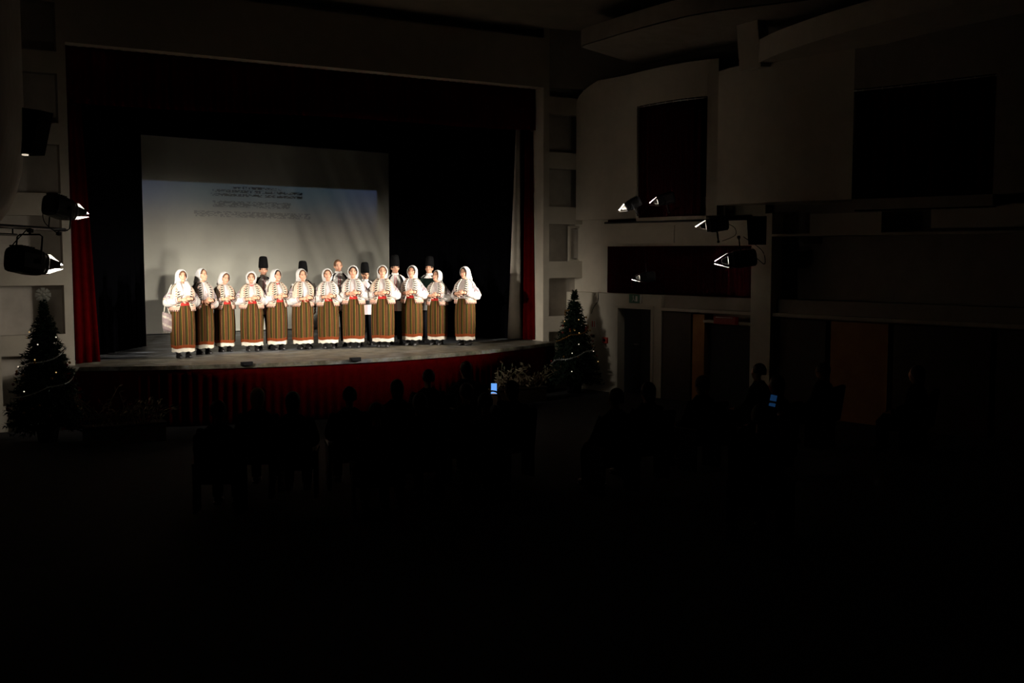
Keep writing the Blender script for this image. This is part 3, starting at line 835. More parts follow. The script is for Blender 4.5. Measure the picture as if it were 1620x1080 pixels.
    if beads:
        be = MB()
        for k in range(22):
            a = 2 * pi * k / 22
            for rr_, dz in ((.066, 0), (.074, -.02)): be.ell((rr_ * sin(a), .006 - (rr_ + .008) * cos(a), 1.322 + dz - .018 * cos(a)), (.011, .011, .011), nu=7, nv=5)
        be.build('bead_necklace', 'bead', root)
    for s_ in (-1, 1):
        bo = MB()
        bo.tube([(s_ * .085, .015, .34), (s_ * .085, .015, .2), (s_ * .085, .02, .09)], [.058, .052, .046], 0, 12)
        rows = []
        for yy, hw, ht in ((.07, .03, .075), (.03, .042, .10), (-.04, .042, .082), (-.10, .044, .055), (-.15, .036, .045), (-.175, .012, .03)):
            rows.append([(s_ * .085 + hw * cos(a), yy, .018 + (ht if sin(a) > 0 else .012) * sin(a)) for a in [2 * pi * j / 12 for j in range(12)]])
        bo.grid(rows, closed=True, cap=True)
        bo.box((s_ * .085, .05, .02), (.055, .05, .04), bev=.005)
        bo.build('boot', 'leather', root)
    return root

def man(idx, x, y, yaw, h, hyaw, hpitch, hroll, label, hat=True, arms='down', smile=.3, hair='hair_dark', vest=True, lean=0):
    root = thing('person', label, 'person', (x, y, 0), yaw, 'folk choir on the stage', h / 1.72)
    hz = 1.60; piv = Vector((0, .02, 1.47)); HM = rotm(hyaw, hpitch, hroll, piv)
    b = MB(); head_prims(b, hz, 1.05); b.xf(HM)
    b.tube([(0, .02, 1.38), (0, .018, 1.46), (0, .01, 1.53)], [.066, .06, .058], 0, 14)
    b.grid([ring(z, rx - .02, ry - .02, cy, 20) for z, rx, ry, cy in TORSO_M], closed=True, cap=True)
    paths = {}
    for s_ in (-1, 1):
        sh = (s_ * .185, .01, 1.37)
        if arms == 'down': el, wr = (s_ * .25, .02, 1.10), (s_ * .23, -.06, .86)
        else: el, wr = (s_ * .28, -.02, 1.10), (s_ * .23, -.25, 1.16)
        pth = curve([sh, el, wr], 7); paths[s_] = pth
        b.tube(pth, [lerp(.058, .034, k / 14) for k in range(len(pth))], 0, 10)
        b.tube([(s_ * .09, 0, .86), (s_ * .095, .0, .48), (s_ * .1, .015, .11)], [.09, .06, .038], 0, 12)
    vs, fs = remesh(b, .0135, 2)
    o = MB(); o.add(vs, fs, 0)
    for s_ in (-1, 1):
        if arms == 'down': hand(o, paths[s_][-1], (0, -.15, -1), (-s_, 0, 0), 0, .5, .18)
        else: hand(o, paths[s_][-1], (-s_ * .25, -.9, .1), (-s_, .2, 0), 0, .7, .18)
    k1 = len(o.v); face_details(o, hz, 1.05, smile); o.xf(HM, k1)
    o.build('body', ['skin', 'eye', 'lips', 'hair_dark'], root)
    sh_ = MB(); n = 28; T2 = [(.70, .20, .145, 0)] + TORSO_M
    sh_.grid([ring(z, rx, ry, cy, n) for z, rx, ry, cy in T2], 0, [[(2.0, (j / n + .5) % 1.0) for j in range(n)] for _ in T2], closed=True)
    sh_.grid([ring(z, rr, rr + .004, .012, 20) for z, rr in ((1.45, .075), (1.475, .07), (1.495, .074))], 0, [[(0, 0)] * 20] * 3, closed=True)
    for s_ in (-1, 1):
        q = paths[s_][:-1]
        sh_.tube(q, [.068 + .022 * sin(pi * k / (len(q) - 1)) - (.02 if k == len(q) - 1 else 0) for k in range(len(q))], 0, 14, cap=False)
    sh_.build('shirt', 'shirt_man', root)
    be = MB(); be.grid([ring(z, .187, .132, 0, 30) for z in (.92, .94, 1.0, 1.02)], closed=True); be.build('belt', 'leather', root)
    if vest:
        ve = MB(); rows = []; uv = []; n = 40
        for k in range(11):
            z = lerp(1.0, 1.45, k / 10); _, rx, ry, cy = torso_at(TORSO_M, z)
            rows.append(ring(z, rx + .016, ry + .018, cy, n, R(34), 2 * pi - R(34), False)); uv.append([(j / (n - 1), k / 10) for j in range(n)])
        ve.grid(rows, 0, uv); vo = ve.build('vest', 'vest_man', root); q = vo.modifiers.new('thickness', 'SOLIDIFY'); q.thickness = .012; q.offset = 1
    tr = MB()
    for s_ in (-1, 1):
        tr.tube([(s_ * .085, 0, .93), (s_ * .092, 0, .8), (s_ * .096, .0, .45), (s_ * .1, .012, .10)], [.10, .105, .078, .068], 0, 14)
    tr.build('trousers', 'trouser', root)
    for s_ in (-1, 1):
        bo = MB(); rows = []
        for yy, hw, ht in ((.075, .03, .07), (.03, .044, .11), (-.04, .046, .085), (-.11, .048, .055), (-.165, .038, .045), (-.19, .012, .03)):
            rows.append([(s_ * .1 + hw * cos(a), yy, .018 + (ht if sin(a) > 0 else .018) * sin(a)) for a in [2 * pi * j / 12 for j in range(12)]])
        bo.grid(rows, closed=True, cap=True); bo.box((s_ * .1, .045, .012), (.06, .06, .024)); bo.build('shoe', 'leather', root)
    ha = MB(); rows = []
    for i in range(7):
        th = lerp(R(44), R(140), i / 6)
        rows.append([(.084 * sin(th) * sin(a), .012 - .104 * cos(th), hz + .022 + .106 * sin(th) * cos(a)) for a in [R(-108) + R(216) * j / 17 for j in range(18)]])
    ha.grid(rows); ha.xf(HM); ho = ha.build('hair', hair, root); q = ho.modifiers.new('thickness', 'SOLIDIFY'); q.thickness = .008
    if hat:
        hm = MB(); rows = []
        for z, rx, ry in ((.035, .094, .110), (.07, .097, .113), (.15, .092, .106), (.23, .083, .094), (.262, .072, .080), (.275, .045, .05), (.278, .005, .005)):
            rows.append([(rx * cos(2 * pi * j / 22), .018 + ry * sin(2 * pi * j / 22) + .06 * z, hz + z + .0) for j in range(22)])
        hm.grid(rows, closed=True, cap=True); hm.xf(HM); hm.build('fur_hat', 'hat', root)
    return root

D = R
woman(1, 5.48, 20.03, D(2), 1.62, 1.10, D(8), D(-4), 0, 'leftmost choir woman, white scarf falling to her chest, woven bag at her side', 'vest_cream', 'hair_brown', tails=True, thf=52, smile=.2)
woman(2, 6.01, 20.59, D(6), 1.63, 1.02, D(30), D(0), 0, 'second choir woman from left, head turned away, scarf pushed back, broad red belt', 'vest_grey', 'hair_brown', hand_z=1.0, thf=70, smile=0, belt=True)
woman(3, 6.52, 20.90, D(4), 1.56, 1.06, D(12), D(10), D(4), 'choir woman third from left, looking down with tilted head', 'vest_cream', 'hair_brown', thf=62)
woman(4, 7.01, 20.75, D(-12), 1.57, 1.16, D(-6), D(6), D(4), 'stout choir woman with red neck beads in front of the tall-hatted man at left', 'vest_cream', 'hair_brown', beads=True, thf=52, hand_z=1.06)
woman(5, 7.52, 20.76, D(4), 1.60, 1.06, D(18), 0, 0, 'smiling choir woman with red neck beads and dark fringe, right of the hatted man', 'vest_cream', 'hair_dark', beads=True, thf=62, smile=1)
woman(6, 8.01, 20.63, D(-2), 1.61, 1.10, D(10), D(4), D(-10), 'choir woman tilting her head, sixth from left, hat of a man above her scarf', 'vest_cream', 'hair_brown', thf=62, hand_z=1.02)
woman(7, 8.49, 20.50, D(-18), 1.61, 1.08, D(6), 0, D(-4), 'choir woman seventh from left, a bare-headed man peering over her shoulder', 'vest_white', 'hair_brown', thf=58, hand_z=1.05)
woman(8, 8.98, 20.37, D(-24), 1.67, 1.10, D(0), 0, 0, 'choir woman with dark fringe facing the camera, hands clasped at red belt', 'vest_white', 'hair_dark', thf=58)
woman(9, 9.54, 20.19, D(-28), 1.67, 1.16, D(4), D(-4), 0, 'choir woman in the centre right with wide red belt, singing, chin up', 'vest_cream', 'hair_brown', thf=60, singing=True, smile=.2)
woman(10, 10.25, 20.29, D(-40), 1.66, 1.08, D(-8), D(-4), D(4), 'choir woman turned to the left and laughing, third from the right', 'vest_white', 'hair_dark', thf=60, singing=True)
woman(11, 10.76, 20.15, D(-46), 1.56, 1.12, D(-32), D(-6), 0, 'short choir woman in profile, white scarf knotted at her nape', 'vest_grey', 'hair_brown', thf=66, tied=True, smile=.2)
woman(12, 11.18, 19.71, D(-56), 1.64, 1.06, D(-16), D(4), 0, 'rightmost choir woman, dark fringe, turned sideways to the left', 'vest_white', 'hair_dark', thf=64, belt=False, smile=.4)
man(1, 7.41, 21.17, D(-14), 1.84 / 1.88 * 1.72, 0, 0, 0, 'tall man in black lambskin hat with red embroidered shirt front, left in back row')
man(2, 8.17, 20.98, D(-6), 1.60, D(14), 0, 0, 'hatted man whose face is hidden behind the sixth choir woman')
man(3, 8.93, 20.98, D(-16), 1.76, D(4), 0, D(-4), 'bare-headed man looking out from behind the seventh choir woman', hat=False, hair='hair_brown')
man(4, 9.46, 20.85, D(-16), 1.57, D(12), 0, 0, 'shorter hatted man between the eighth and ninth choir women')
man(5, 10.12, 20.80, D(-22), 1.71, D(4), 0, 0, 'tall hatted man with black-edged vest behind the centre right women')
man(6, 10.95, 20.85, D(-34), 1.69, D(-10), D(-14), D(-3), 'hatted accordion player with raised chin at the right of the back row', arms='hold')
# accordion held by the last man
ac = thing('accordion', 'silver and dark green accordion held against the chest of the player', 'accordion', (10.95, 20.85, 0), D(-34))
f = Vector((0, -.235, 1.17))
mb = MB(); mb.box((-.19, -.235, 1.20), (.10, .15, .36), bev=.02); mb.build('treble_case', 'black_plastic', ac)
mb = MB(); mb.box((.19, -.235, 1.20), (.10, .15, .34), bev=.02); mb.build('bass_case', 'black_plastic', ac)
mb = MB()
for k in range(12):
    mb.box((-.137 + k * .025, -.235, 1.20), (.012, .145, .335)); mb.box((-.125 + k * .025, -.235, 1.20), (.014, .12, .31))
mb.build('bellows', 'green_bellows', ac)
mb = MB()
for k in range(7): mb.box((-.19, -.314, 1.06 + k * .045), (.08, .006, .012))
for k in range(6): mb.box((.19, -.314, 1.08 + k * .045), (.08, .006, .012))
mb.build('grille', 'silver', ac)
mb = MB()
for k in range(16): mb.box((-.25, -.27, 1.05 + k * .019), (.03, .05, .015))
mb.build('keyboard', 'exit_white', ac)
# woven bag on the leftmost woman's arm
bg = thing('shoulder_bag', 'woven greyish bag hanging at the side of the leftmost woman', 'bag', (5.48, 20.03, 0), D(2))
mb = MB(); rows = []
for z, hw, hd in ((.50, .085, .02), (.54, .10, .035), (.66, .105, .04), (.78, .10, .03), (.82, .095, .015)):
    rows.append([(-.27 + hw * cos(a), -.02 + hd * sin(a), z + .03 * cos(a) * -1) for a in [2 * pi * j / 16 for j in range(16)]])
mb.grid(rows, closed=True, cap=True); mb.build('pouch', 'bag', bg)
mb = MB(); mb.tube(curve([(-.34, -.02, .80), (-.30, -.01, 1.05), (-.20, 0, 1.30), (-.17, .02, 1.315), (-.19, .08, 1.25), (-.24, .12, 1.0), (-.22, .03, .80)], 5), .008, n=6); mb.build('strap', 'petticoat', bg)
mb = MB()
for k in range(12): mb.tube([(-.35 + k * .0145, -.02, .53 - .02 * 0), (-.352 + k * .015, -.02, .465)], [.004, .003], 0, 4)
mb.build('fringe', 'bag', bg)

# ------------------------------------------------------------------ stage lamps
def stage_lamp(place, aim, size, power, cone, hung, label, pan=None):
    d = (Vector(aim) - Vector(place))
    root = thing('stage_spotlight', label, 'spotlight', place, 0, 'stage spotlights on the side rails', size)
    q = d.to_track_quat('Y', 'Z'); root.rotation_mode = 'QUATERNION'; root.rotation_quaternion = q
    mb = MB()      # housing: rounded box-like barrel along +Y
    rows = []
    for y, r_ in ((-.40, .06), (-.39, .12), (-.36, .155), (-.10, .165), (.0, .16), (.04, .14), (.10, .135), (.10, .115), (.03, .112)):
        rows.append([(r_ * cos(a) * (abs(cos(a)) ** 4 + abs(sin(a)) ** 4) ** -.25, y, r_ * sin(a) * (abs(cos(a)) ** 4 + abs(sin(a)) ** 4) ** -.25) for a in [2 * pi * j / 24 for j in range(24)]])
    mb.grid(rows, closed=True, smooth=False); mb.add(rows[0], [tuple(range(24))], smooth=False)
    for k in range(5): mb.box((0, -.34 + k * .05, .168), (.2, .012, .02))
    mb.build('housing', 'black_metal', root)
    mb = MB(); mb.cyl((0, .03, 0), .105, .105, .02, axis=1, n=24); mb.build('lens', 'lens', root)
    for k, (ang, wd_, opn) in enumerate(((0, .24, -26), (180, .24, -21.5), (90, .15, 34), (270, .15, 34))):   # barn doors: top, bottom, sides
        fm = MB()
        h0, h1 = .11, .085
        base = [(-wd_ / 2, 0, 0), (wd_ / 2, 0, 0), (wd_ / 2 + .02, .26, 0), (-wd_ / 2 - .02, .26, 0)]
        if k > 1: base = [(-wd_ / 2, 0, 0), (wd_ / 2, 0, 0), (wd_ / 2 - .04, .13, 0), (-wd_ / 2 + .04, .13, 0)]
        vs = [Vector(p) for p in base] + [Vector(p) + Vector((0, 0, .006)) for p in base]
        fm.add(vs, [(0, 1, 2, 3), (7, 6, 5, 4), (4, 5, 1, 0), (5, 6, 2, 1), (6, 7, 3, 2), (7, 4, 0, 3)], smooth=False)
        fm.tube([(-wd_ / 2, 0, 0), (wd_ / 2, 0, 0)], .008, 0, 6)
        Mx = Euler((0, R(ang), 0)).to_matrix().to_4x4() @ Matrix.Translation((0, .115, .128)) @ Euler((R(opn if k > 1 else opn), 0, 0)).to_matrix().to_4x4()
        fm.xf(Mx); fm.build('barn_door', M['door_paint'], root)
    mb = MB(); zt = .34 if hung else -.34   # U bracket
    mb.tube([(-.19, -.12, 0), (-.19, -.12, zt * .92), (-.15, -.12, zt), (.15, -.12, zt), (.19, -.12, zt * .92), (.19, -.12, 0)], .012, 0, 6)
    for s_ in (-1, 1): mb.cyl((s_ * .16, -.12, 0), .03, .03, s_ * .05, axis=0, n=12)
    mb.build('yoke', 'black_metal', root)
    mb = MB(); zz2 = zt + (.05 if hung else -.05)
    mb.tube([(0, -.12, zt), (0, -.12, zz2 + (.03 if hung else -.03))], .016, 0, 8); mb.box((0, -.12, zz2), (.06, .06, .05), bev=.008)
    mb.build('clamp', 'black_metal', root)
    mb = MB(); mb.tube(curve([(0, -.40, -.03), (.02, -.52, -.14), (.05, -.50, -.30 if not hung else .1), (.02, -.2, zz2)], 6), .007, 0, 6); mb.build('cable', 'black_plastic', root)
    L = bpy.data.lights.new('lamp_beam', 'SPOT'); L.energy = power; L.color = SPOT_COL
    L.spot_size = R(cone); L.spot_blend = 1.0; L.shadow_soft_size = .055 * size
    lo = bpy.data.objects.new('lamp_beam', L); C.objects.link(lo); lo.parent = root
    lo.location = (0, .09, 0); lo.rotation_euler = (R(90), 0, 0)
    return root
M['door_paint'] = mat('barn_door_paint', (.25, .24, .23), .45, .2)
for a in LAMPS: stage_lamp(*a)
# pipe on the left
pr = thing('lighting_pipe', 'black horizontal lighting pipe reaching out from the left gallery', 'pipe', (1.86, 14.84, 2.23))
mb = MB(); mb.tube([(-1.2, -2.2, 0), (1.10, 2.0, 0)], .028, 0, 10); mb.build('tube', 'black_metal', pr)
mb = MB(); mb.tube([(-1.0, -1.8, -.1), (.25, .45, -.1)], .016, 0, 8)
for k in range(4): mb.tube([(-.8 + .33 * k, -1.45 + .6 * k, 0), (-.8 + .33 * k, -1.45 + .6 * k, -.1)], .01, 0, 6)
mb.build('bracket', 'black_metal', pr)
pr = thing('lighting_pipe', 'thin black pipe along the front of the right gallery ledge', 'pipe', tuple(W(1.2, 2.52, .3)))
mb = MB(); mb.tube([(0, 0, 0), tuple(wd * 3.7)], .02, 0, 8)
mb.build('tube', 'black_metal', pr)
mb = MB()
for k in range(4):
    p = wd * (.3 + k * 1.0); mb.tube([p, p - wn * .32], .012, 0, 6)
mb.build('bracket', 'black_metal', pr)
# loudspeakers
def loudspeaker(loc, rz, label, sc=1, lit=False):
    r_ = thing('loudspeaker', label, 'loudspeaker', loc, rz, None, sc)
    mb = MB(); vs = []
    for z, fd in ((-.30, .06), (.30, .20)):
        vs += [(-.16, .14, z), (.16, .14, z), (.16, -fd, z - (0 if z < 0 else .05)), (-.16, -fd, z - (0 if z < 0 else .05))]
    mb.add(vs, [(0, 1, 2, 3), (7, 6, 5, 4), (4, 5, 1, 0), (5, 6, 2, 1), (6, 7, 3, 2), (7, 4, 0, 3)], smooth=False); mb.build('cabinet', 'black_plastic', r_)
    mb = MB()
    for k in range(8): mb.box((0, -.075 - .0165 * k, -.24 + .066 * k), (.27, .012, .012))
    mb.build('grille', 'black_plastic', r_)
    mb = MB(); mb.box((0, .2, 0), (.1, .14, .06)); mb.box((0, .28, 0), (.2, .02, .2)); mb.build('wall_bracket', 'black_metal', r_)
    if lit:
        mb = MB(); mb.box((-.11, .05, -.31), (.07, .05, .02)); mb.build('indicator_light', 'fairy_white', r_)
    return r_
loudspeaker((2.50, 16.32, 3.55), R(50), 'black wedge-shaped loudspeaker high on the left gallery', 1.05, True)
loudspeaker((14.10, 14.35, 2.30), R(-62), 'black loudspeaker on the pale right pillar', .85)

# ------------------------------------------------------------------ wall fittings on the right
mb = MB()
fr_ = thing('exit_sign', 'dim green exit sign with running figure above the dark doorway', 'sign', tuple(W(1.80, .96, .02)), R(-80))
mb.box((0, 0, 0), (.30, .03, .18), bev=.006); mb.build('panel', 'exit_green', fr_)
mb = MB(); mb.box((.165, -.003, 0), (.03, .03, .18)); mb.tube([(-.03, -.018, .03), (-.02, -.018, -.01), (.02, -.018, -.05)], .008, 0, 5); mb.tube([(-.02, -.018, -.01), (-.06, -.018, -.06)], .008, 0, 5); mb.ell((-.03, -.018, .05), (.013, .004, .013)); mb.box((.06, -.017, 0), (.05, .004, .11))
mb.build('pictogram', 'exit_white', fr_)
fr_ = thing('wall_notice', 'small white notice with red marks on the wall by the doorway', 'sign', tuple(W(.63, .38, .02)), R(-80))
mb = MB(); mb.box((0, 0, 0), (.12, .012, .17)); mb.build('sheet', 'exit_white', fr_)
mb = MB(); mb.box((-.03, -.008, .0), (.03, .006, .13)); mb.box((.035, -.008, 0), (.02, .006, .13)); mb.build('red_marks', 'sign_red', fr_)
fr_ = thing('fire_call_point', 'small dark red fire call point left of the dark doorway', 'alarm', tuple(W(.98, .05, .03)), R(-80))
mb = MB(); mb.box((0, 0, 0), (.13, .05, .13), bev=.01); mb.build('box', 'sign_red', fr_)
mb = MB(); mb.cyl((0, -.03, 0), .035, .035, .01, axis=1, n=16); mb.build('button', 'black_plastic', fr_)
fr_ = thing('light_switch', 'tiny dark wall switch beside the tree, below the white notice', 'switch', tuple(W(.62, .12, .02)), R(-80))
mb = MB(); mb.box((0, 0, 0), (.07, .03, .07), bev=.008); mb.build('plate', 'wood_dark', fr_)
mb = MB(); mb.box((0, -.018, .005), (.03, .012, .04)); mb.build('rocker', 'black_plastic', fr_)
fr_ = thing('emergency_light', 'dark red emergency light box above the second doorway', 'light', tuple(W(4.15, .62, .06)), R(-80))
mb = MB(); mb.box((0, 0, 0), (.52, .10, .15), bev=.015); mb.build('box', 'lightbox_red', fr_)
mb = MB(); mb.box((0, -.045, .055), (.40, .03, .02)); mb.build('tube_cover', 'exit_white', fr_)
mb = MB(); mb.tube(curve([W(.75, 1.05, .012), W(.74, .88, .012), W(.62, .74, .012), W(.55, .60, .012)], 6), .006, 0, 5)
tag(mb.build('wall_cable', 'black_plastic'), 'loose thin cable running down the pale wall above the tree', 'cable')
fr_ = thing('niche_panel', 'grey framed panel standing in a wall niche right of the stage', 'panel', (14.05, 19.82, 2.10), 0)
mb = MB(); mb.box((0, .02, 0), (.34, .03, .64), bev=.005); mb.build('panel', 'niche', fr_)
mb = MB()
for c_, d_ in (((-.19, 0, 0), (.04, .06, .76)), ((.19, 0, 0), (.04, .06, .76)), ((0, 0, .36), (.34, .06, .04)), ((0, 0, -.36), (.34, .06, .04))): mb.box(c_, d_)
mb.build('frame', 'plaster', fr_)

# ------------------------------------------------------------------ Christmas trees
def tree(loc, H, rad, spire, label, topper, seed, zb):
    rnd = random.Random(seed)
    r_ = thing('christmas_tree', label, 'tree', loc)
    mb = MB(); mb.tube([(0, 0, 0), (0, 0, H * .97)], [.03, .008], 0, 8)
    mb.build('trunk', 'wood_dark', r_)
    mb = MB(); mb.cyl((0, 0, 0), .14, .17, .22, n=20); mb.cyl((0, 0, .22), .18, .18, .025, n=20); mb.build('pot', 'black_plastic', r_)
    fo = MB()
    def prof(t_): return rad * (1 - t_) ** .85 + .03 if t_ < spire else lerp(.085, .03, (t_ - spire) / (1 - spire))
    nb = 820
    for k in range(nb):
        t_ = (k + .5) / nb; t_ = 1 - (1 - t_) ** .62 if t_ < 1 else 1
        z = lerp(zb, H * .99, t_); a = k * 2.39996 + rnd.uniform(-.3, .3); rr = prof(t_) * rnd.uniform(.72, 1.12)
        dirv = Vector((cos(a), sin(a), rnd.uniform(-.28, .12) if t_ < spire else .5)).normalized()
        st = Vector((0, 0, z)) + dirv * rr * .18; tip = Vector((0, 0, z)) + dirv * rr + Vector((0, 0, -.04 * rr))
        d = (tip - st); L_ = d.length; d.normalize(); sd = d.cross(Vector((0, 0, 1))).normalized(); up = sd.cross(d)
        wd2 = min(.07, .3 * L_ + .03)
        nn_ = max(3, int(L_ / .045))
        for i in range(nn_):
            p = st + d * (L_ * (i + .2) / nn_)
            for j in range(3):
                an = rnd.uniform(0, 2 * pi); o_ = (sd * cos(an) + up * sin(an)); q = p + o_ * wd2 * rnd.uniform(.7, 1.1) + d * .05
                s2 = d.cross(o_) * .015
                fo.add([p + s2, p - s2, q], [(0, 1, 2)], smooth=False)
        fo.tube([st, tip], [.006, .003], 0, 3, cap=False)
    fo_ = fo.build('foliage', 'fir', r_)
    for g, (z0, z1, turns, ph, mt) in enumerate(((zb + .1, zb + (H - zb) * .45, 1.0, .4, 'tinsel'), (zb + (H - zb) * .42, zb + (H - zb) * .8, 1.2, 2.2, 'tinsel' if seed == 1 else 'gold'))):
        gm = MB(); pts = []
        for i in range(60):
            u = i / 59; z = lerp(z0, z1, u); t_ = (z - zb) / (H - zb); a = ph + turns * 2 * pi * u; rr = prof(t_) * 1.0
            pts.append(Vector((rr * cos(a), rr * sin(a), z - .05 * abs(sin(u * 14)))))
        gm.tube(pts, .008, 0, 5)
        for p in pts:
            for i in range(9):
                o_ = Vector((rnd.gauss(0, 1), rnd.gauss(0, 1), rnd.gauss(0, 1))).normalized(); s2 = o_.cross(Vector((.3, .5, .8))).normalized() * .004
                pp = p + Vector((rnd.uniform(-.02, .02),) * 3)
                gm.add([pp + s2, pp - s2, pp + o_ * .032], [(0, 1, 2)], smooth=False)
        gm.build('tinsel_garland', mt, r_)
    sph = MB(); sph.ell((0, 0, 0), (1, 1, 1), nu=10, nv=7)
    mes = {}
    for i in range(26):
        t_ = rnd.uniform(.08, .82); a = rnd.uniform(pi, 2 * pi) - .5; z = lerp(zb, H, t_); rr = prof(t_) * 1.02
        kind = ('bauble', 'gold', .022) if i % 3 else ('bauble', 'redball', .024)
        if i % 3 == 1: kind = ('fairy_light', 'fairy' if i % 2 else 'fairy_white', .011)
        if kind[1] not in mes: mes[kind[1]] = sph.mesh(kind[0], [kind[1]])
        o = bpy.data.objects.new(kind[0], mes[kind[1]]); C.objects.link(o); o.parent = r_
        o.location = (rr * cos(a), rr * sin(a), z); o.scale = (kind[2],) * 3
    if topper:
        tm = MB()
        for k in range(8):
            a = 2 * pi * k / 8
            c_ = Vector((sin(a), 0, cos(a))); s2 = Vector((cos(a), 0, -sin(a)))
            tm.add([c_ * .02 + s2 * .02, c_ * .115 + s2 * .034, c_ * .115 - s2 * .034, c_ * .02 - s2 * .02, c_ * .06 + Vector((0, -.025, 0)), c_ * .05 + Vector((0, .025, 0))],
                   [(0, 1, 4), (1, 2, 4), (2, 3, 4), (3, 0, 4), (1, 0, 5), (2, 1, 5), (3, 2, 5), (0, 3, 5)], smooth=False)
        tm.ell((0, -.01, 0), (.03, .025, .03)); to = tm.build('star_topper', 'exit_white', r_, loc=(0, 0, H + .06))
    return r_
tree((13.36, 18.9, FZ), 2.20, .56, .88, 'decorated Christmas tree beside the dark doorway right of the stage', False, 2, .30)
tree((2.87, 18.3, FZ), 2.24, .60, .86, 'decorated Christmas tree with pale star topper left of the stage', True, 1, .30)

# ------------------------------------------------------------------ dry branch arrangements at the stage corners
def arrangement(loc, width, label, seed):
    rnd = random.Random(seed); r_ = thing('branch_arrangement', label, 'plant arrangement', loc)
    mb = MB(); mb.box((0, 0, .14), (width, .3, .28), bev=.01); mb.box((0, 0, .29), (width + .04, .34, .03), bev=.006); mb.build('planter', 'wood_dark', r_)
    tw = MB(); lf = MB()
    for k in range(46):
        p0 = Vector((rnd.uniform(-.46, .46) * width, rnd.uniform(-.1, .1), .3)); d = Vector((rnd.uniform(-.7, .7), rnd.uniform(-.5, .25), rnd.uniform(.5, 1))).normalized()
        L_ = rnd.uniform(.25, .58); p1 = p0 + d * L_ * .5 + Vector((rnd.uniform(-.05, .05), 0, 0)); p2 = p0 + d * L_ + Vector((rnd.uniform(-.12, .12), rnd.uniform(-.1, .1), rnd.uniform(-.1, .02)))
        tw.tube([p0, p1, p2], [.008, .006, .003], 0, 4)
        for i in range(7):
            q = p0.lerp(p1, .5).lerp(p2, i / 6) if i < 3 else p1.lerp(p2, (i - 2) / 4)
            o_ = Vector((rnd.gauss(0, 1), rnd.gauss(0, .6), rnd.gauss(0, .8))).normalized(); s2 = o_.cross(Vector((.2, .9, .3))).normalized() * .016
            lf.add([q, q + o_ * .04 + s2, q + o_ * .085, q + o_ * .04 - s2], [(0, 1, 2, 3)], smooth=False)
    tw.build('twigs', 'twig', r_); lo = lf.build('dry_leaves', 'twig', r_); lo['kind'] = 'stuff'
    return r_
arrangement((11.55, 18.25, FZ), 1.15, 'pale dry branches in a low planter before the right end of the stage', 11)
arrangement((3.88, 17.6, FZ), 1.20, 'pale dry branches in a low planter before the left end of the stage', 12)

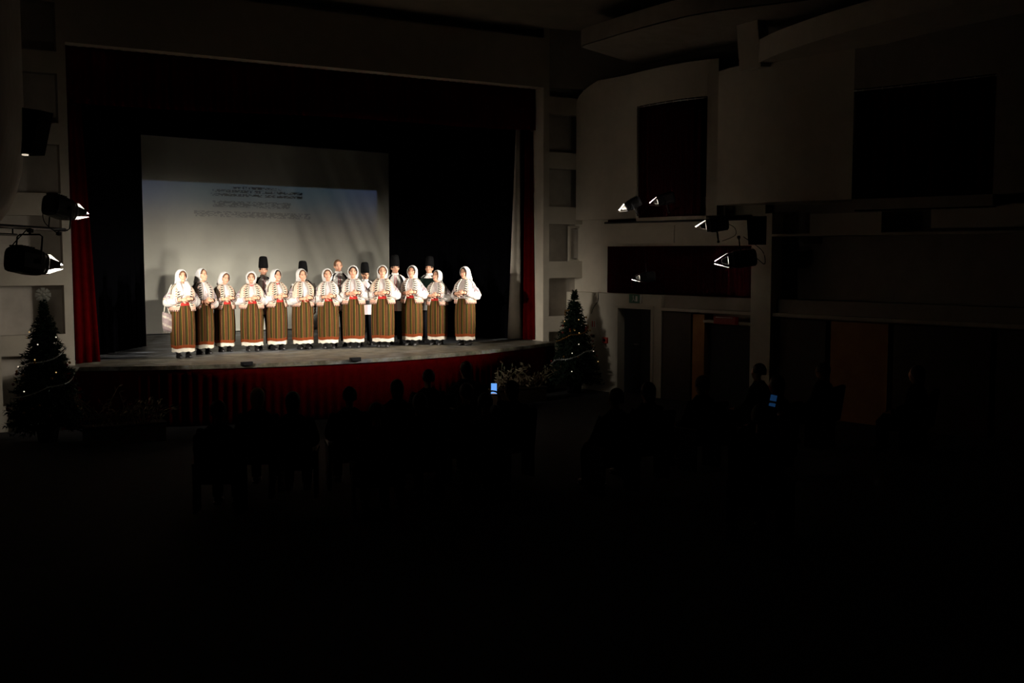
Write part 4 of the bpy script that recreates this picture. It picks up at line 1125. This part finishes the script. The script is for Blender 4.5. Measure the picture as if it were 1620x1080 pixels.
# ------------------------------------------------------------------ audience: dark silhouettes in seats
def floor_z(y):
    P_ = ((-8, 1.3), (-4, .55), (4, -.5), (11, FZ), (20, FZ))
    for (a, za), (b_, zb) in zip(P_, P_[1:]):
        if y <= b_: return lerp(za, zb, (y - a) / (b_ - a))
    return FZ
def spectator_proto(kind):
    root = thing('person', 'x', 'person')
    b = MB()     # faces +y (towards the stage), origin on the floor below the seat
    hz = 1.16
    h = MB(); head_prims(h, hz); h.xf(Matrix.Rotation(pi, 4, 'Z')); b.add(h.v, h.f)
    b.tube([(0, -.02, .95), (0, 0, 1.08)], [.06, .05], 0, 12)
    for s_ in (-1, 1):
        b.tube([(s_ * .1, -.02, .5), (s_ * .11, .42, .5), (s_ * .11, .42, .06)], [.08, .06, .045], 0, 10); b.ell((s_ * .11, .48, .04), (.042, .11, .04))
        if kind == 'phone': b.tube(curve([(s_ * .18, -.02, .93), (s_ * .24, .16, .84), (s_ * .085, .38, 1.16)], 5), .042, 0, 8)
        else: b.tube(curve([(s_ * .18, -.02, .93), (s_ * .25, .06, .68), (s_ * .13, .30, .58)], 5), .045, 0, 8)
    b.grid([ring(z, rx, ry, -.03, 16) for z, rx, ry in ((.45, .18, .14), (.6, .16, .12), (.8, .19, .12), (.92, .18, .1), (.99, .08, .07))], closed=True, cap=True)
    vs, fs = remesh(b, .018, 2); o = MB(); o.add(vs, fs)
    for s_ in (-1, 1):
        if kind == 'phone': hand(o, (s_ * .085, .38, 1.16), (-s_ * .35, .35, .85), (-s_, 0, 0), 0, .8, .15)
        else: hand(o, (s_ * .13, .30, .58), (-s_ * .3, 1, -.1), (0, 0, -1), 0, .4)
    o.build('body', 'skin', root)
    c_ = MB()
    c_.grid([ring(z, rx, ry, -.03, 20) for z, rx, ry in ((.44, .21, .17), (.6, .20, .15), (.8, .225, .15), (.92, .205, .125), (.98, .13, .09), (1.02, .075, .072))], closed=True)
    for s_ in (-1, 1):
        p = curve([(s_ * .18, -.02, .93), (s_ * .24, .16, .84), (s_ * .10, .355, 1.12)] if kind == 'phone' else [(s_ * .18, -.02, .93), (s_ * .25, .06, .68), (s_ * .14, .27, .59)], 5)
        c_.tube(p, [lerp(.072, .05, k / (len(p) - 1)) for k in range(len(p))], 0, 10)
    c_.build('coat', 'coat', root)
    t_ = MB()
    for s_ in (-1, 1): t_.tube([(s_ * .1, -.05, .5), (s_ * .11, .40, .5), (s_ * .11, .44, .44), (s_ * .11, .43, .08)], [.095, .08, .075, .06], 0, 12)
    t_.build('trousers', 'coat', root)
    for s_ in (-1, 1):
        bo = MB(); bo.ell((s_ * .11, .47, .05), (.052, .135, .05)); bo.box((s_ * .11, .47, .012), (.08, .24, .024)); bo.build('shoe', 'leather', root)
    ha = MB(); ll = .10 if kind in ('blond', 'long') else .02
    rows = []
    for i in range(9):
        th = lerp(R(5), R(112 if ll < .1 else 125), i / 8)
        rows.append([((.092 + (.01 if ll > .1 else 0)) * sin(th) * cos(a), -.022 + .108 * sin(th) * sin(a) - .012, hz + .018 + .112 * cos(th) - (ll * max(0, -sin(a) + .2) * max(0, (i - 5) / 3))) for a in [2 * pi * j / 20 for j in range(20)]])
    ha.grid(rows, closed=True, cap=True); ha.build('hair', 'hair_blond' if kind == 'blond' else 'hair_dark', root)
    return root
def seat_proto():
    r_ = thing('theatre_seat', 'x', 'seat')
    mb = MB(); mb.box((0, .1, .38), (.48, .46, .10), bev=.03); mb.build('seat', 'maroon', r_)
    mb = MB(); mb.box((0, -.24, .66), (.48, .08, .56), bev=.03, rot=Euler((R(8), 0, 0)).to_matrix()); mb.build('backrest', 'maroon', r_)
    for s_ in (-1, 1):
        mb = MB(); mb.box((s_ * .265, .05, .56), (.05, .42, .04), bev=.01); mb.build('armrest', 'wood_dark', r_)
        mb = MB(); mb.box((s_ * .265, .0, .27), (.035, .30, .54), bev=.005); mb.build('leg', 'black_metal', r_)
    return r_
protos = {k: spectator_proto(k) for k in ('plain', 'long', 'blond', 'phone')}
used = set(); sp = seat_proto(); seat_used = False
AUD = [  # x, y, kind, label
    (8.36, 14.75, 'long', None), (7.32, 14.0, 'plain', None), (6.38, 13.1, 'long', None), (5.53, 12.7, 'plain', None), (4.75, 12.6, 'long', None), (3.75, 12.3, 'plain', None),
    (11.95, 12.1, 'plain', 'dark head silhouetted against the foot of the pale right pillar'),
    (12.9, 11.7, 'plain', 'dark head silhouetted before the dim orange panel at the right'),
    (9.0, 11.1, 'long', None), (8.1, 10.6, 'plain', None), (10.1, 11.3, 'plain', None), (10.8, 10.6, 'long', None), (13.3, 10.3, 'long', None),
    (4.52, 13.2, 'blond', 'fair-haired spectator catching a little light below the left half of the stage'),
    (6.68, 11.28, 'phone', 'spectator holding up a brightly lit phone below the right end of the stage'),
    (7.24, 7.26, 'phone', 'spectator holding a dim blue phone low in the dark hall at right'),
    (5.2, 11.2, 'plain', None), (6.0, 11.7, 'long', None), (7.6, 12.2, 'long', None), (6.95, 12.25, 'plain', None),
]
for (x, y, kind, lab) in AUD:
    p = protos[kind]
    o = p if kind not in used else dup(p)
    used.add(kind)
    o.location = (x, y, floor_z(y)); o.rotation_euler = (0, 0, R(random.uniform(-4, 4)) - math.atan2(8.3 - x, 21 - y))
    if kind == 'phone': o.rotation_euler = (0, 0, R(-44) if y > 10 else R(-58))
    o['label'] = lab or 'spectator in dark clothes, a barely visible silhouette in the dark hall'
    o['group'] = 'audience in the dark hall'
    s_ = sp if not seat_used else dup(sp); seat_used = True
    s_.location = (x, y, floor_z(y)); s_.rotation_euler = o.rotation_euler
    s_['label'] = 'dark theatre seat hidden under a seated spectator'; s_['group'] = 'theatre seats in the dark hall'
def phone(loc, rz, h_, scr, label, bar_=False, tilt=0):
    r_ = thing('phone', label, 'phone', loc, rz); r_.rotation_euler = (R(-8), R(tilt), rz)
    mb = MB(); mb.box((0, 0, 0), (h_ * .52, .009, h_), bev=.004); mb.build('case', 'black_plastic', r_)
    mb = MB(); mb.box((0, -.0055, .006), (h_ * .46, .003, h_ * .84)); mb.build('screen', scr, r_)
    if bar_:
        mb = MB(); mb.box((0, -.0075, -h_ * .36), (h_ * .36, .002, h_ * .05)); mb.build('screen_bar', 'phone_bar', r_)
phone((6.68 + .43 * sin(R(44)), 11.28 + .43 * cos(R(44)), FZ + 1.27), R(-36), .155, 'phone_screen', 'brightly glowing phone held up in the audience before the stage', True)
phone((7.24 + .43 * sin(R(58)), 7.26 + .43 * cos(R(58)), floor_z(7.26) + 1.25), R(-48), .13, 'phone_screen_dim', 'dim blue phone screen low in the dark audience at right', False, 10)
